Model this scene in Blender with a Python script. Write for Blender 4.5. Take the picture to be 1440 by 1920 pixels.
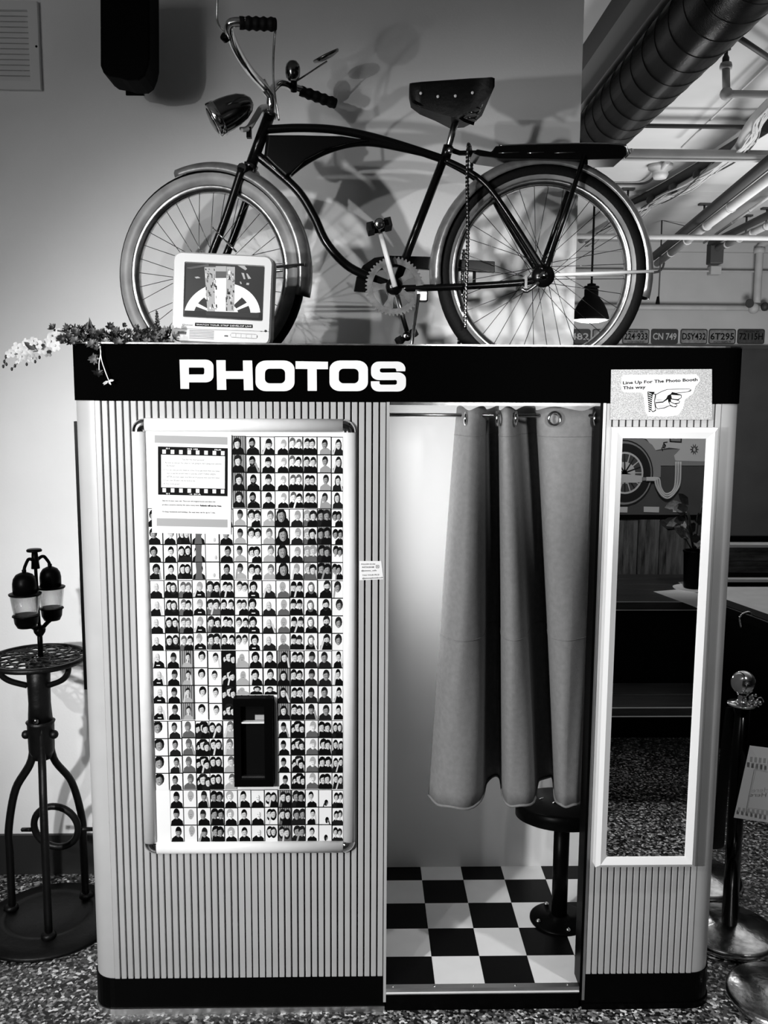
import bpy, bmesh, math, random
from mathutils import Vector, Matrix
random.seed(7)
PI = math.pi
S = bpy.context.scene
COL = S.collection
for o in list(bpy.data.objects): bpy.data.objects.remove(o)

# ------------------------------------------------------------------ camera
CP = (-0.1339, -2.5196, 1.8384); PIT, YAW, ROL, FPX = 0.1317, 0.0249, 0.0056, 1715.95
_cp, _sp, _cy, _sy = math.cos(PIT), math.sin(PIT), math.cos(YAW), math.sin(YAW)
FW = Vector((_sy*_cp, _cy*_cp, -_sp)); _R = Vector((_cy, -_sy, 0)); _U = _R.cross(FW)
RT = _R*math.cos(ROL) + _U*math.sin(ROL); UP = -_R*math.sin(ROL) + _U*math.cos(ROL)
CV = Vector(CP)
cam_d = bpy.data.cameras.new('camera'); cam = bpy.data.objects.new('camera', cam_d); COL.objects.link(cam)
cam.matrix_world = Matrix(((RT.x, UP.x, -FW.x, CP[0]), (RT.y, UP.y, -FW.y, CP[1]), (RT.z, UP.z, -FW.z, CP[2]), (0, 0, 0, 1)))
cam_d.sensor_fit = 'VERTICAL'; cam_d.sensor_height = 36; cam_d.lens = 36*FPX/1920; cam_d.clip_start = .02; cam_d.clip_end = 60
S.camera = cam

# ------------------------------------------------------------------ world, lights, exposure
w = bpy.data.worlds.new('world'); S.world = w; w.use_nodes = True
w.node_tree.nodes['Background'].inputs[0].default_value = (.5, .5, .5, 1)
w.node_tree.nodes['Background'].inputs[1].default_value = 0.02
S.view_settings.view_transform = 'Standard'; S.view_settings.look = 'None'
S.view_settings.gamma = 1; S.view_settings.exposure = 0.0; S.view_settings.use_curve_mapping = False

def lamp(kind, name, loc, power, size=.1, look=None, **k):
    l = bpy.data.lights.new(name, kind); l.energy = power
    if kind == 'AREA':
        l.size = size
        if 'sy' in k: l.shape = 'RECTANGLE'; l.size_y = k['sy']
        if 'spread' in k: l.spread = k['spread']
    else: l.shadow_soft_size = size
    if kind == 'SPOT': l.spot_size = k.get('cone', 1.2); l.spot_blend = k.get('blend', .5)
    o = bpy.data.objects.new(name, l); COL.objects.link(o); o.location = loc
    if look is not None:
        o.rotation_euler = (Vector(look)-Vector(loc)).to_track_quat('-Z', 'Y').to_euler()
    return o
lamp('SPOT', 'track_light_left', (-1.0, -1.75, 2.7), 31, .025, (.3, .8, .85), cone=1.5, blend=.8)
lamp('SPOT', 'track_light_far_left', (-2.0, -2.3, 2.6), 105, .02, (-.2, .8, 1.0), cone=1.2, blend=.8)
lamp('SPOT', 'track_light_low', (-2.0, -2.5, 1.75), 370, .05, (.2, .8, .85), cone=1.15, blend=.9)
lamp('SPOT', 'track_light_centre', (.45, -2.7, 2.2), 280, .10, (.62, .8, 1.84), cone=.42, blend=1.0)
lamp('SPOT', 'fill_spot_queue', (1.5, -1.1, 3.4), 120, .06, (1.45, -.1, 0), cone=1.0, blend=.6)  # added overhead spot without a fixture, brightens the queue floor and stanchions
lamp('AREA', 'fill_light_room', (-2.6, -2.9, 2.6), 16, 1.2, (-.4, .6, 1.4))  # added soft fill for the front room, no fixture behind it
lamp('AREA', 'fill_uplight_right', (3.2, 3.3, .9), 150, 1.8, (2.8, 5.0, 3.5))  # added fill aimed upward, brightens the far room and its ceiling
lamp('AREA', 'fill_uplight_behind_wall', (.1, 3.2, 1.2), 30, .6, (.7, 2.6, 3.5))  # added unseen uplight, brightens the ceiling patch beside the duct
lamp('SPOT', 'fill_spot_mural', (1.2, -1.2, 3.3), 260, .1, (1.9, -3.4, 1.5), cone=1.1, blend=.5)  # added spot with no fixture, lights the mural for the reflection
lamp('AREA', 'booth_light', (-.035, .34, 1.40), 4.2, .30, (1.0, .42, 1.48), sy=.7)

# ------------------------------------------------------------------ pixel helper: a ray through a pixel met with a real plane
def ray(px, py):
    return FW*FPX + RT*(px-720) - UP*(py-960)
def P(px, py, Y=None, Z=None, X=None):
    d = ray(px, py)
    if Y is not None: t = (Y-CV.y)/d.y
    elif Z is not None: t = (Z-CV.z)/d.z
    else: t = (X-CV.x)/d.x
    return CV + d*t
def ppm(pt):                                   # metres per pixel at a point
    return (Vector(pt)-CV).dot(FW)/FPX
MY = -.035                                     # plane of the mirror glass
def MR(px, py, Y):                             # point seen in the mirror, on plane Y (behind the camera)
    v = P(px, py, Y=2*MY-Y); return Vector((v.x, 2*MY-v.y, v.z))

# ------------------------------------------------------------------ materials
M = {}
def mat(name, c, rough=.5, metal=0, noise=0, nscale=30, bump=0, bscale=80, spec=.5, emit=0, coat=0):
    m = bpy.data.materials.new(name); m.use_nodes = True; nt = m.node_tree; b = nt.nodes['Principled BSDF']
    b.inputs['Base Color'].default_value = (c, c, c, 1); b.inputs['Roughness'].default_value = rough
    b.inputs['Metallic'].default_value = metal; b.inputs['Specular IOR Level'].default_value = spec
    b.inputs['Coat Weight'].default_value = coat
    if emit:
        b.inputs['Emission Color'].default_value = (c, c, c, 1); b.inputs['Emission Strength'].default_value = emit
    if noise or bump:
        tc = nt.nodes.new('ShaderNodeTexCoord')
    if noise:
        n = nt.nodes.new('ShaderNodeTexNoise'); n.inputs['Scale'].default_value = nscale; n.inputs['Detail'].default_value = 5
        nt.links.new(tc.outputs['Object'], n.inputs['Vector'])
        r = nt.nodes.new('ShaderNodeMapRange'); r.inputs['From Min'].default_value = .3; r.inputs['From Max'].default_value = .7
        r.inputs['To Min'].default_value = c*(1-noise); r.inputs['To Max'].default_value = min(1, c*(1+noise))
        nt.links.new(n.outputs['Fac'], r.inputs['Value']); nt.links.new(r.outputs['Result'], b.inputs['Base Color'])
    if bump:
        n2 = nt.nodes.new('ShaderNodeTexNoise'); n2.inputs['Scale'].default_value = bscale; n2.inputs['Detail'].default_value = 3
        nt.links.new(tc.outputs['Object'], n2.inputs['Vector'])
        bp = nt.nodes.new('ShaderNodeBump'); bp.inputs['Strength'].default_value = bump; bp.inputs['Distance'].default_value = .004
        nt.links.new(n2.outputs['Fac'], bp.inputs['Height']); nt.links.new(bp.outputs['Normal'], b.inputs['Normal'])
    M[name] = m; return m
mat('wall_paint', .9, .8, noise=.04, nscale=3, bump=.15, bscale=150)
mat('far_paint', .42, .8, noise=.08, nscale=2)
mat('dark_paint', .035, .7, noise=.15, nscale=4)
mat('black_baseboard', .012, .5)
mat('booth_enamel', .42, .38, noise=.05, nscale=8)
mat('groove_black', .001, .9, spec=0)
mat('black_gloss', .0015, .35, spec=.04); mat('header_black', .0012, .6, spec=.0)
mat('black_matte', .002, .7, spec=.05)
mat('black_iron', .002, .45, spec=.3, noise=.4, nscale=25, bump=.3, bscale=60)
mat('white_gloss', .85, .3)
mat('white_matte', .82, .7)
mat('paper', .82, .75)
mat('paper_grey', .33, .6)
mat('paper_glitter', .44, .5, noise=.55, nscale=420)
mat('ink', .003, .7, spec=.1)
mat('ink_soft', .08, .7)
mat('alu', .8, .32, noise=.03)
mat('chrome', .78, .12, metal=1)
mat('chrome_worn', .55, .25, metal=1, noise=.35, nscale=30)
mat('fender_metal', .32, .3, metal=.65, noise=.3, nscale=25)
mat('chain_steel', .16, .25, metal=1); mat('ring_steel', .16, .5, metal=.3, noise=.4, nscale=40); mat('dark_chrome', .22, .16, metal=1)
mat('brushed', .6, .35, metal=1)
mat('bike_paint', .003, .2, spec=.3)
mat('rubber', .003, .7, spec=.2, bump=.3, bscale=120)
mat('whitewall', .26, .45, noise=.4, nscale=10)
mat('leather', .003, .5, spec=.25, bump=.3)
mat('spoke_steel', .10, .3, metal=1)
mat('tile_black', .002, .35, spec=.12)
mat('tile_white', .80, .35, noise=.03, nscale=12)
mat('booth_white', .80, .45)
mat('curtain_cloth', .17, .85, noise=.10, nscale=70, bump=.2, bscale=400)
mat('tv_plastic', .56, .4)
mat('tv_slot', .01, .5)
mat('duct_metal', .0015, .27, metal=.0, noise=.5, nscale=120, bump=.25, bscale=180, spec=.07)
mat('beam_paint', .035, .7)
mat('pipe_paint', .42, .55, noise=.1, nscale=6)
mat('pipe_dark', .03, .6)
mat('leaf_dark', .016, .5, noise=.5, nscale=60)
mat('leaf_mid', .12, .5, noise=.5, nscale=80)
mat('petal', .55, .6, noise=.12, nscale=60)
mat('plate_grey', .16, .5, noise=.35, nscale=25)
mat('plate_black', .008, .5)
mat('plate_dark', .035, .5, noise=.4, nscale=25)
mat('plate_ink', .35, .5)
mat('lamp_glow', .95, .5, emit=9)
mat('counter_top', .85, .4, noise=.08, nscale=10)
mat('belt', .006, .8)
for n, c in (('pk', .003), ('pd', .010), ('pm', .10), ('pl', .36), ('pw', .80), ('ps', .58), ('pt', .30)): mat('print_'+n, c, .6, spec=.05)
mat('mural_dark', .07, .7, noise=.12, nscale=6); mat('mural_mid', .27, .7); mat('mural_light', .62, .7); mat('mural_black', .006, .6)
for n, c, e in (('white', .95, 1.15), ('light', .5, 1), ('mid', .12, 1), ('dark', .022, 1), ('black', .003, 1)): mat('screen_'+n, c, .4, emit=e, spec=.1); M['screen_'+n].node_tree.nodes['Principled BSDF'].inputs['Base Color'].default_value = (.01, .01, .01, 1)

def wood(name, c1, c2, sc=(3, 40, 40), rough=.5):
    m = bpy.data.materials.new(name); m.use_nodes = True; nt = m.node_tree; b = nt.nodes['Principled BSDF']
    tc = nt.nodes.new('ShaderNodeTexCoord'); mp = nt.nodes.new('ShaderNodeMapping'); mp.inputs['Scale'].default_value = sc
    n = nt.nodes.new('ShaderNodeTexNoise'); n.inputs['Scale'].default_value = 1; n.inputs['Detail'].default_value = 8; n.inputs['Roughness'].default_value = .7
    r = nt.nodes.new('ShaderNodeValToRGB'); r.color_ramp.elements[0].position = .35; r.color_ramp.elements[1].position = .75
    r.color_ramp.elements[0].color = (c1, c1, c1, 1); r.color_ramp.elements[1].color = (c2, c2, c2, 1)
    nt.links.new(tc.outputs['Object'], mp.inputs['Vector']); nt.links.new(mp.outputs['Vector'], n.inputs['Vector'])
    nt.links.new(n.outputs['Fac'], r.inputs['Fac']); nt.links.new(r.outputs['Color'], b.inputs['Base Color'])
    b.inputs['Roughness'].default_value = rough; M[name] = m
wood('plank_wood', .004, .22, (30, 30, 3)); wood('bench_wood', .004, .035, (4, 40, 40), .35); wood('panel_wood', .03, .30, (5, 30, 30))

def terrazzo():
    m = bpy.data.materials.new('terrazzo'); m.use_nodes = True; nt = m.node_tree; b = nt.nodes['Principled BSDF']
    tc = nt.nodes.new('ShaderNodeTexCoord')
    def vor(scale):
        v = nt.nodes.new('ShaderNodeTexVoronoi'); v.inputs['Scale'].default_value = scale; nt.links.new(tc.outputs['Object'], v.inputs['Vector'])
        s = nt.nodes.new('ShaderNodeSeparateColor'); nt.links.new(v.outputs['Color'], s.inputs[0]); return v, s
    v, s = vor(120); r = nt.nodes.new('ShaderNodeValToRGB'); e = r.color_ramp.elements
    r.color_ramp.interpolation = 'CONSTANT'
    e[0].position = 0; e[0].color = (.008,)*3+(1,); e[1].position = .34; e[1].color = (.07,)*3+(1,)
    for p, c in ((.60, .20), (.78, .42), (.92, .9)):
        q = e.new(p); q.color = (c, c, c, 1)
    nt.links.new(s.outputs[0], r.inputs['Fac'])
    n = nt.nodes.new('ShaderNodeTexNoise'); n.inputs['Scale'].default_value = 2.2; n.inputs['Detail'].default_value = 4; nt.links.new(tc.outputs['Object'], n.inputs['Vector'])
    mr = nt.nodes.new('ShaderNodeMapRange'); mr.inputs['From Min'].default_value = .3; mr.inputs['From Max'].default_value = .7; mr.inputs['To Min'].default_value = .55; mr.inputs['To Max'].default_value = 1.2
    nt.links.new(n.outputs['Fac'], mr.inputs['Value'])
    mx = nt.nodes.new('ShaderNodeVectorMath'); mx.operation = 'SCALE'; nt.links.new(r.outputs['Color'], mx.inputs[0]); nt.links.new(mr.outputs['Result'], mx.inputs['Scale'])
    nt.links.new(mx.outputs[0], b.inputs['Base Color']); b.inputs['Roughness'].default_value = .42; M['terrazzo'] = m
terrazzo()
g = bpy.data.materials.new('jar_glass'); g.use_nodes = True; nt = g.node_tree; nt.nodes.remove(nt.nodes['Principled BSDF'])
a_ = nt.nodes.new('ShaderNodeBsdfTransparent'); b_ = nt.nodes.new('ShaderNodeBsdfGlossy'); b_.inputs['Roughness'].default_value = .04; x_ = nt.nodes.new('ShaderNodeMixShader'); f_ = nt.nodes.new('ShaderNodeLayerWeight'); f_.inputs['Blend'].default_value = .25
a_.inputs['Color'].default_value = (.93, .93, .93, 1); nt.links.new(f_.outputs['Facing'], x_.inputs['Fac']); nt.links.new(a_.outputs[0], x_.inputs[1]); nt.links.new(b_.outputs[0], x_.inputs[2]); nt.links.new(x_.outputs[0], nt.nodes['Material Output'].inputs['Surface']); M['jar_glass'] = g
g = bpy.data.materials.new('mirror_glass'); g.use_nodes = True; b = g.node_tree.nodes['Principled BSDF']
b.inputs['Metallic'].default_value = 1; b.inputs['Roughness'].default_value = .0; b.inputs['Base Color'].default_value = (.9, .9, .9, 1); M['mirror_glass'] = g

# ------------------------------------------------------------------ object helpers
WL = {}
def tag(o, label=None, cat=None, group=None, kind=None):
    if label: o['label'] = label
    if cat: o['category'] = cat
    if group: o['group'] = group
    if kind: o['kind'] = kind
    return o
def thing(name, loc, label, cat, group=None):
    o = bpy.data.objects.new(name, None); o.empty_display_size = .05; COL.objects.link(o); o.location = loc; WL[o.name] = Vector(loc)
    return tag(o, label, cat, group)
def place(o, parent, org):
    COL.objects.link(o); o.parent = parent
    pl = WL[parent.name] if parent else Vector((0, 0, 0))
    o.location = Vector(org)-pl; WL[o.name] = Vector(org)
class MB:
    def __init__(s): s.v = []; s.f = []; s.m = []; s.s = []
    def add(s, vs, fs, mi=0, sm=False):
        n = len(s.v); s.v += [Vector(a) for a in vs]; s.f += [tuple(n+i for i in f) for f in fs]; s.m += [mi]*len(fs); s.s += [sm]*len(fs); return s
    def box(s, x0, x1, y0, y1, z0, z1, mi=0):
        x0, x1 = min(x0, x1), max(x0, x1); y0, y1 = min(y0, y1), max(y0, y1); z0, z1 = min(z0, z1), max(z0, z1)
        return s.add([(x, y, z) for x in (x0, x1) for y in (y0, y1) for z in (z0, z1)],
            [(0, 1, 3, 2), (4, 6, 7, 5), (0, 4, 5, 1), (2, 3, 7, 6), (0, 2, 6, 4), (1, 5, 7, 3)], mi)
    def prism(s, poly, off, mi=0, mis=None, sm=False):
        off = Vector(off); n = len(poly); a = [Vector(p) for p in poly]; b = [p+off for p in a]
        s.add(a+b, [tuple(range(n))[::-1], tuple(range(n, 2*n))], mi)
        s.add(a+b, [(i, (i+1) % n, n+(i+1) % n, n+i) for i in range(n)], mi if mis is None else mis, sm); return s
    def face(s, poly, mi=0): return s.add(poly, [tuple(range(len(poly)))], mi)
    def ringprism(s, outer, inner, off, mi=0):
        off = Vector(off); n = len(outer); A = [Vector(p) for p in outer]; B = [Vector(p) for p in inner]
        vs = A+B+[p+off for p in A]+[p+off for p in B]; fs = []
        for i in range(n):
            j = (i+1) % n
            fs += [(i, j, n+j, n+i), (2*n+i, 3*n+i, 3*n+j, 2*n+j), (i, 2*n+i, 2*n+j, j), (n+i, n+j, 3*n+j, 3*n+i)]
        return s.add(vs, fs, mi)
    def tube(s, pts, r, n=8, closed=False, mi=0, flat=1.0, up=None):
        pts = [Vector(p) for p in pts]; m = len(pts); rr = r if isinstance(r, (list, tuple)) else [r]*m
        T = []
        for i in range(m):
            if closed: t = pts[(i+1) % m]-pts[i-1]
            else: t = pts[min(i+1, m-1)]-pts[max(i-1, 0)]
            T.append(t.normalized() if t.length > 1e-9 else Vector((0, 0, 1)))
        nrm = Vector(up) if up is not None else T[0].orthogonal()
        nrm = (nrm-T[0]*nrm.dot(T[0])).normalized(); vs = []; fs = []
        for i in range(m):
            nrm = (nrm-T[i]*nrm.dot(T[i])); nrm = nrm.normalized() if nrm.length > 1e-6 else T[i].orthogonal().normalized()
            bi = T[i].cross(nrm)
            for k in range(n):
                a = 2*PI*k/n; vs.append(pts[i]+nrm*(math.cos(a)*rr[i]*flat)+bi*(math.sin(a)*rr[i]))
        for i in range(m if closed else m-1):
            i2 = (i+1) % m
            for k in range(n): fs.append((i*n+k, i*n+(k+1) % n, i2*n+(k+1) % n, i2*n+k))
        s.add(vs, fs, mi, True)
        if not closed: s.add([vs[k] for k in range(n)], [tuple(range(n))[::-1]], mi); s.add([vs[(m-1)*n+k] for k in range(n)], [tuple(range(n))], mi)
        return s
    def lathe(s, prof, org=(0, 0, 0), axis=(0, 0, 1), n=28, mi=0, sm=True, closed=False, caps=True):
        ax = Vector(axis).normalized(); u = ax.orthogonal().normalized(); v = ax.cross(u); o = Vector(org); vs = []; fs = []
        for r, h in prof:
            for k in range(n):
                a = 2*PI*k/n; vs.append(o+ax*h+(u*math.cos(a)+v*math.sin(a))*r)
        m = len(prof)
        for i in range(m if closed else m-1):
            i2 = (i+1) % m
            for k in range(n): fs.append((i*n+k, i*n+(k+1) % n, i2*n+(k+1) % n, i2*n+k))
        s.add(vs, fs, mi, sm)
        if not closed and caps:
            if prof[0][0] > 1e-6: s.add(vs[:n], [tuple(range(n))[::-1]], mi)
            if prof[-1][0] > 1e-6: s.add(vs[-n:], [tuple(range(n))], mi)
        return s
    def ball(s, c, r, n=14, m=8, sc=(1, 1, 1), mi=0):
        c = Vector(c); vs = []; fs = []
        for i in range(m+1):
            t = PI*i/m
            for k in range(n):
                a = 2*PI*k/n; vs.append(c+Vector((math.sin(t)*math.cos(a)*r*sc[0], math.sin(t)*math.sin(a)*r*sc[1], math.cos(t)*r*sc[2])))
        for i in range(m):
            for k in range(n): fs.append((i*n+k, (i+1)*n+k, (i+1)*n+(k+1) % n, i*n+(k+1) % n))
        return s.add(vs, fs, mi, True)
    def text(s, body, org, width=None, size=.02, xd=(1, 0, 0), yd=(0, 0, 1), mi=0, bold=0, align='LEFT', stretch=None):
        c = bpy.data.curves.new('t', 'FONT'); c.body = body; c.size = 1; c.offset = bold; c.align_x = align; c.resolution_u = 2
        o = bpy.data.objects.new('t', c); COL.objects.link(o); me = bpy.data.meshes.new_from_object(o)
        vs = [v.co.copy() for v in me.vertices]
        if vs:
            x0 = min(v.x for v in vs); x1 = max(v.x for v in vs)
            sy = size; sx = (width/(x1-x0)) if width else size
            if stretch: sx = size*stretch
            X = Vector(xd); Y = Vector(yd); O = Vector(org)
            nrm = X.cross(Y)
            s.add([O+X*((v.x-(x0 if align == 'LEFT' else 0))*sx)+Y*(v.y*sy) for v in vs], [tuple(p.vertices) for p in me.polygons], mi)
        bpy.data.objects.remove(o); bpy.data.curves.remove(c); bpy.data.meshes.remove(me); return s
    def xf(s, mtx):
        s.v = [mtx @ v for v in s.v]; return s
    def build(s, name, mats, parent=None, org=None, bevel=0, weld=False, local=False):
        if not isinstance(mats, (list, tuple)): mats = [mats]
        if org is None: org = Vector((0, 0, 0)) if (local or not parent) else WL[parent.name]
        org = Vector(org)
        me = bpy.data.meshes.new(name); me.from_pydata([v if local else v-org for v in s.v], [], s.f)
        for m in mats: me.materials.append(M[m])
        me.polygons.foreach_set('material_index', s.m); me.polygons.foreach_set('use_smooth', s.s); me.update()
        if not any(len(f) > 4 for f in s.f) or True:
            bm = bmesh.new(); bm.from_mesh(me); bmesh.ops.remove_doubles(bm, verts=bm.verts, dist=1e-6)
            if not NORM_SKIP: bmesh.ops.recalc_face_normals(bm, faces=bm.faces)
            bm.to_mesh(me); bm.free()
        o = bpy.data.objects.new(name, me)
        if local: COL.objects.link(o); o.parent = parent; WL[o.name] = Vector((0, 0, 0))
        else: place(o, parent, org)
        if bevel:
            b = o.modifiers.new('bevel', 'BEVEL'); b.width = bevel; b.segments = 2; b.limit_method = 'ANGLE'; b.angle_limit = .7
        return o
NORM_SKIP = False
def dup(o, loc_w, parent):
    c = o.copy(); COL.objects.link(c); c.parent = parent
    c.location = Vector(loc_w)-(WL[parent.name] if parent else Vector((0, 0, 0))); WL[c.name] = Vector(loc_w); return c
def crom(pts, k=6, closed=False):
    pts = [Vector(p) for p in pts]; out = []; n = len(pts)
    for i in range(n if closed else n-1):
        if closed: a, b, c, d = pts[i-1], pts[i], pts[(i+1) % n], pts[(i+2) % n]
        else: a, b, c, d = pts[max(i-1, 0)], pts[i], pts[i+1], pts[min(i+2, n-1)]
        for j in range(k):
            t = j/k; out.append(.5*((2*b)+(c-a)*t+(2*a-5*b+4*c-d)*t*t+(3*b-a-3*c+d)*t**3))
    if not closed: out.append(pts[-1])
    return out
def PL(pts, Y, k=6): return crom([P(x, y, Y=Y) for x, y in pts], k)
def lerp(a, b, t): return a+(b-a)*t

# ================================================================== SETTING
WALLY = .81
xe = P(1086, 300, Y=WALLY).x
CEIL = 3.5; FARY = 8.0
fl = MB().box(-4, 6, -3.5, 8.2, -.05, 0).build('floor', 'terrazzo'); tag(fl, kind='structure')
o = MB().box(-4, xe, WALLY, WALLY+.14, 0, CEIL).build('wall_back', 'wall_paint'); tag(o, kind='structure')
bz = P(20, 1566, Y=WALLY-.012).z
o = MB().box(-4, -.93, WALLY-.015, WALLY, 0, bz).build('baseboard_back', 'black_baseboard'); tag(o, kind='structure')
o = MB().box(-4, 6, -3.5, 8.2, CEIL, CEIL+.1).build('ceiling', 'far_paint'); tag(o, kind='structure')
zr = P(1300, 648, Y=FARY).z
o = MB().box(-4, 6, FARY, FARY+.2, zr, CEIL).build('wall_far', 'far_paint'); tag(o, kind='structure')
o = MB().box(-4, 6, FARY, FARY+.2, 0, zr).build('wall_far_lower', 'dark_paint'); tag(o, kind='structure')
o = MB().box(-4, 6, FARY-.06, FARY, zr-.035, zr).build('trim_far', 'dark_paint'); tag(o, kind='structure')
o = MB().box(-4.1, -4, -3.5, 8.2, 0, CEIL).build('wall_left', 'dark_paint'); tag(o, kind='structure')
o = MB().box(6, 6.1, -3.5, 8.2, 0, CEIL).build('wall_right', 'dark_paint'); tag(o, kind='structure')
FRY = -3.4
o = MB().box(-4, 6, FRY-.1, FRY, 0, CEIL).build('wall_front', 'dark_paint'); tag(o, kind='structure')
# shallow concrete beams of the far ceiling, running across
for i, (py, dz, dy) in enumerate(((366, .03, .25), (472, .10, .9))):
    q = P(1300, py, Z=CEIL-dz)
    o = MB().box(xe+.3, 5.9, q.y, q.y+dy, CEIL-dz, CEIL).build('trim_%d' % (i+1), 'far_paint'); tag(o, kind='structure')
o = MB().box(.93, 1.05, -1.0, 7.9, CEIL-.12, CEIL).build('trim_3', 'beam_paint'); tag(o, kind='structure')

# ================================================================== PHOTO BOOTH
HW = .925; HZ0 = 1.808; HZ1 = 1.96; BZ = .112; RC = .065; DEP = .72; FLZ = .071
booth = thing('photo_booth', (0, .36, 0), 'vintage grey ribbed photo booth with black header and checkered floor', 'photo booth')
jl = P(727, 1300, Y=0).x; jr = P(1108, 1300, Y=0).x
def corner_path(side, off=0):
    r = RC+off; c = Vector((side*(HW-RC), RC, 0)); pts = []
    for i in range(9):
        a = PI/2*i/8; pts.append(Vector((c.x+side*r*math.sin(a), c.y-r*math.cos(a), 0)))
    return pts
def shell(mb, z0, z1, off=0, mi=0, xa=None, xb=None, depth=DEP):
    path = [Vector((-HW-off, depth, 0))]+corner_path(-1, off)[::-1]+corner_path(1, off)+[Vector((HW+off, depth, 0))]
    n = len(path); vs = [p+Vector((0, 0, z)) for z in (z0, z1) for p in path]
    inn = [Vector((max(-HW+.02, min(HW-.02, p.x)), max(p.y, .02-off), 0)) for p in path]
    vs += [p+Vector((0, 0, z)) for z in (z0, z1) for p in inn]
    fs = []
    for i in range(n-1):
        fs += [(i, i+1, n+i+1, n+i), (2*n+i, 3*n+i, 3*n+i+1, 2*n+i+1), (i, 2*n+i, 2*n+i+1, i+1), (n+i, n+i+1, 3*n+i+1, 3*n+i)]
    fs += [(0, n, 3*n, 2*n), (n-1, 3*n-1, 4*n-1, 2*n-1)]
    mb.add(vs, fs, mi, False); return mb
hd = shell(MB(), HZ0, HZ1, .004).build('header', 'header_black', booth)
shell(MB(), HZ1, HZ1+.004, .006).build('header_rim', 'chrome_worn', booth)
MB().box(-HW+.02, HW-.02, .02, DEP, 1.856, 1.876).build('roof_panel', 'black_matte', booth)
# letters
def rrect(cx, cz, w_, h_, r, n=5, Y=-.006):
    pts = []
    for sx, sz, a0 in ((1, 1, 0), (-1, 1, 90), (-1, -1, 180), (1, -1, 270)):
        for i in range(n):
            a = math.radians(a0+90*i/(n-1)); pts.append(Vector((cx+sx*(w_/2-r)+r*math.cos(a), Y, cz+sz*(h_/2-r)+r*math.sin(a))))
    return pts
LY = -.0085
def lpt(u, v):                                 # crop pixel (3.13x) of the header lettering to the header plane
    return P(320+u/3.1304, 660+v/3.1304, Y=LY)
def letter(name, build_fn):
    m = MB(); build_fn(m); m.build(name, 'white_gloss', hd)
def poly(m, pts): m.prism([lpt(*p) for p in pts], (0, .004, 0))
def arc(cx, cy, rx, ry, a0, a1, n=6): return [(cx+rx*math.cos(math.radians(a0+(a1-a0)*i/n)), cy-ry*math.sin(math.radians(a0+(a1-a0)*i/n))) for i in range(n+1)]
def rr(x0, y0, x1, y1, rx, ry, n=6):
    return arc(x1-rx, y0+ry, rx, ry, 0, 90, n)+arc(x0+rx, y0+ry, rx, ry, 90, 180, n)+arc(x0+rx, y1-ry, rx, ry, 180, 270, n)+arc(x1-rx, y1-ry, rx, ry, 270, 360, n)
def Lp(m):
    poly(m, [(52, 45), (106, 45), (108, 216), (58, 216)])
    poly(m, [(104, 45)]+arc(205, 85, 46, 40, 90, 0)+arc(205, 140, 46, 38, 0, -90)+[(104, 178), (104, 132)]+arc(188, 120, 10, 12, -90, 0)+arc(188, 103, 10, 12, 0, 90)+[(104, 91)])
def Lh(m): poly(m, [(268, 48), (322, 48), (323, 112), (425, 112), (424, 50), (478, 50), (484, 224), (430, 224), (428, 158), (325, 158), (327, 222), (273, 222)])
def Lo(x0, x1):
    def f(m):
        o_ = [lpt(*p) for p in rr(x0, 50, x1, 230, 62, 52)]; i_ = [lpt(*p) for p in rr(x0+55, 98, x1-55, 184, 28, 26)]
        m.ringprism(o_, i_, (0, .004, 0))
    return f
def Lt(m): poly(m, [(733, 54), (923, 57), (923, 101), (857, 101), (858, 228), (804, 228), (803, 100), (733, 99)])
def Ls(m):
    poly(m, arc(1330, 100, 48, 44, 0, 90)+arc(1222, 100, 46, 44, 90, 180)+arc(1222, 125, 46, 40, 180, 270)+[(1310, 165)]+arc(1316, 172, 12, 8, 90, 0)+arc(1316, 182, 12, 10, 0, -90)+[(1236, 192)]+arc(1236, 182, 10, 10, 270, 180)+[(1226, 172), (1175, 172)]
         +arc(1222, 190, 47, 42, 180, 270)+arc(1334, 190, 47, 42, 270, 360)+arc(1334, 160, 47, 40, 0, 90)+[(1240, 121)]+arc(1240, 112, 12, 8, 270, 180)+arc(1240, 104, 12, 8, 180, 90)+[(1314, 96)]+arc(1314, 106, 10, 10, 90, 0)+[(1325, 113), (1376, 113)])
for nm, fn in (('letter_p', Lp), ('letter_h', Lh), ('letter_o', Lo(498, 727)), ('letter_t', Lt), ('letter_o', Lo(932, 1158)), ('letter_s', Ls)): letter(nm, fn)
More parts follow.
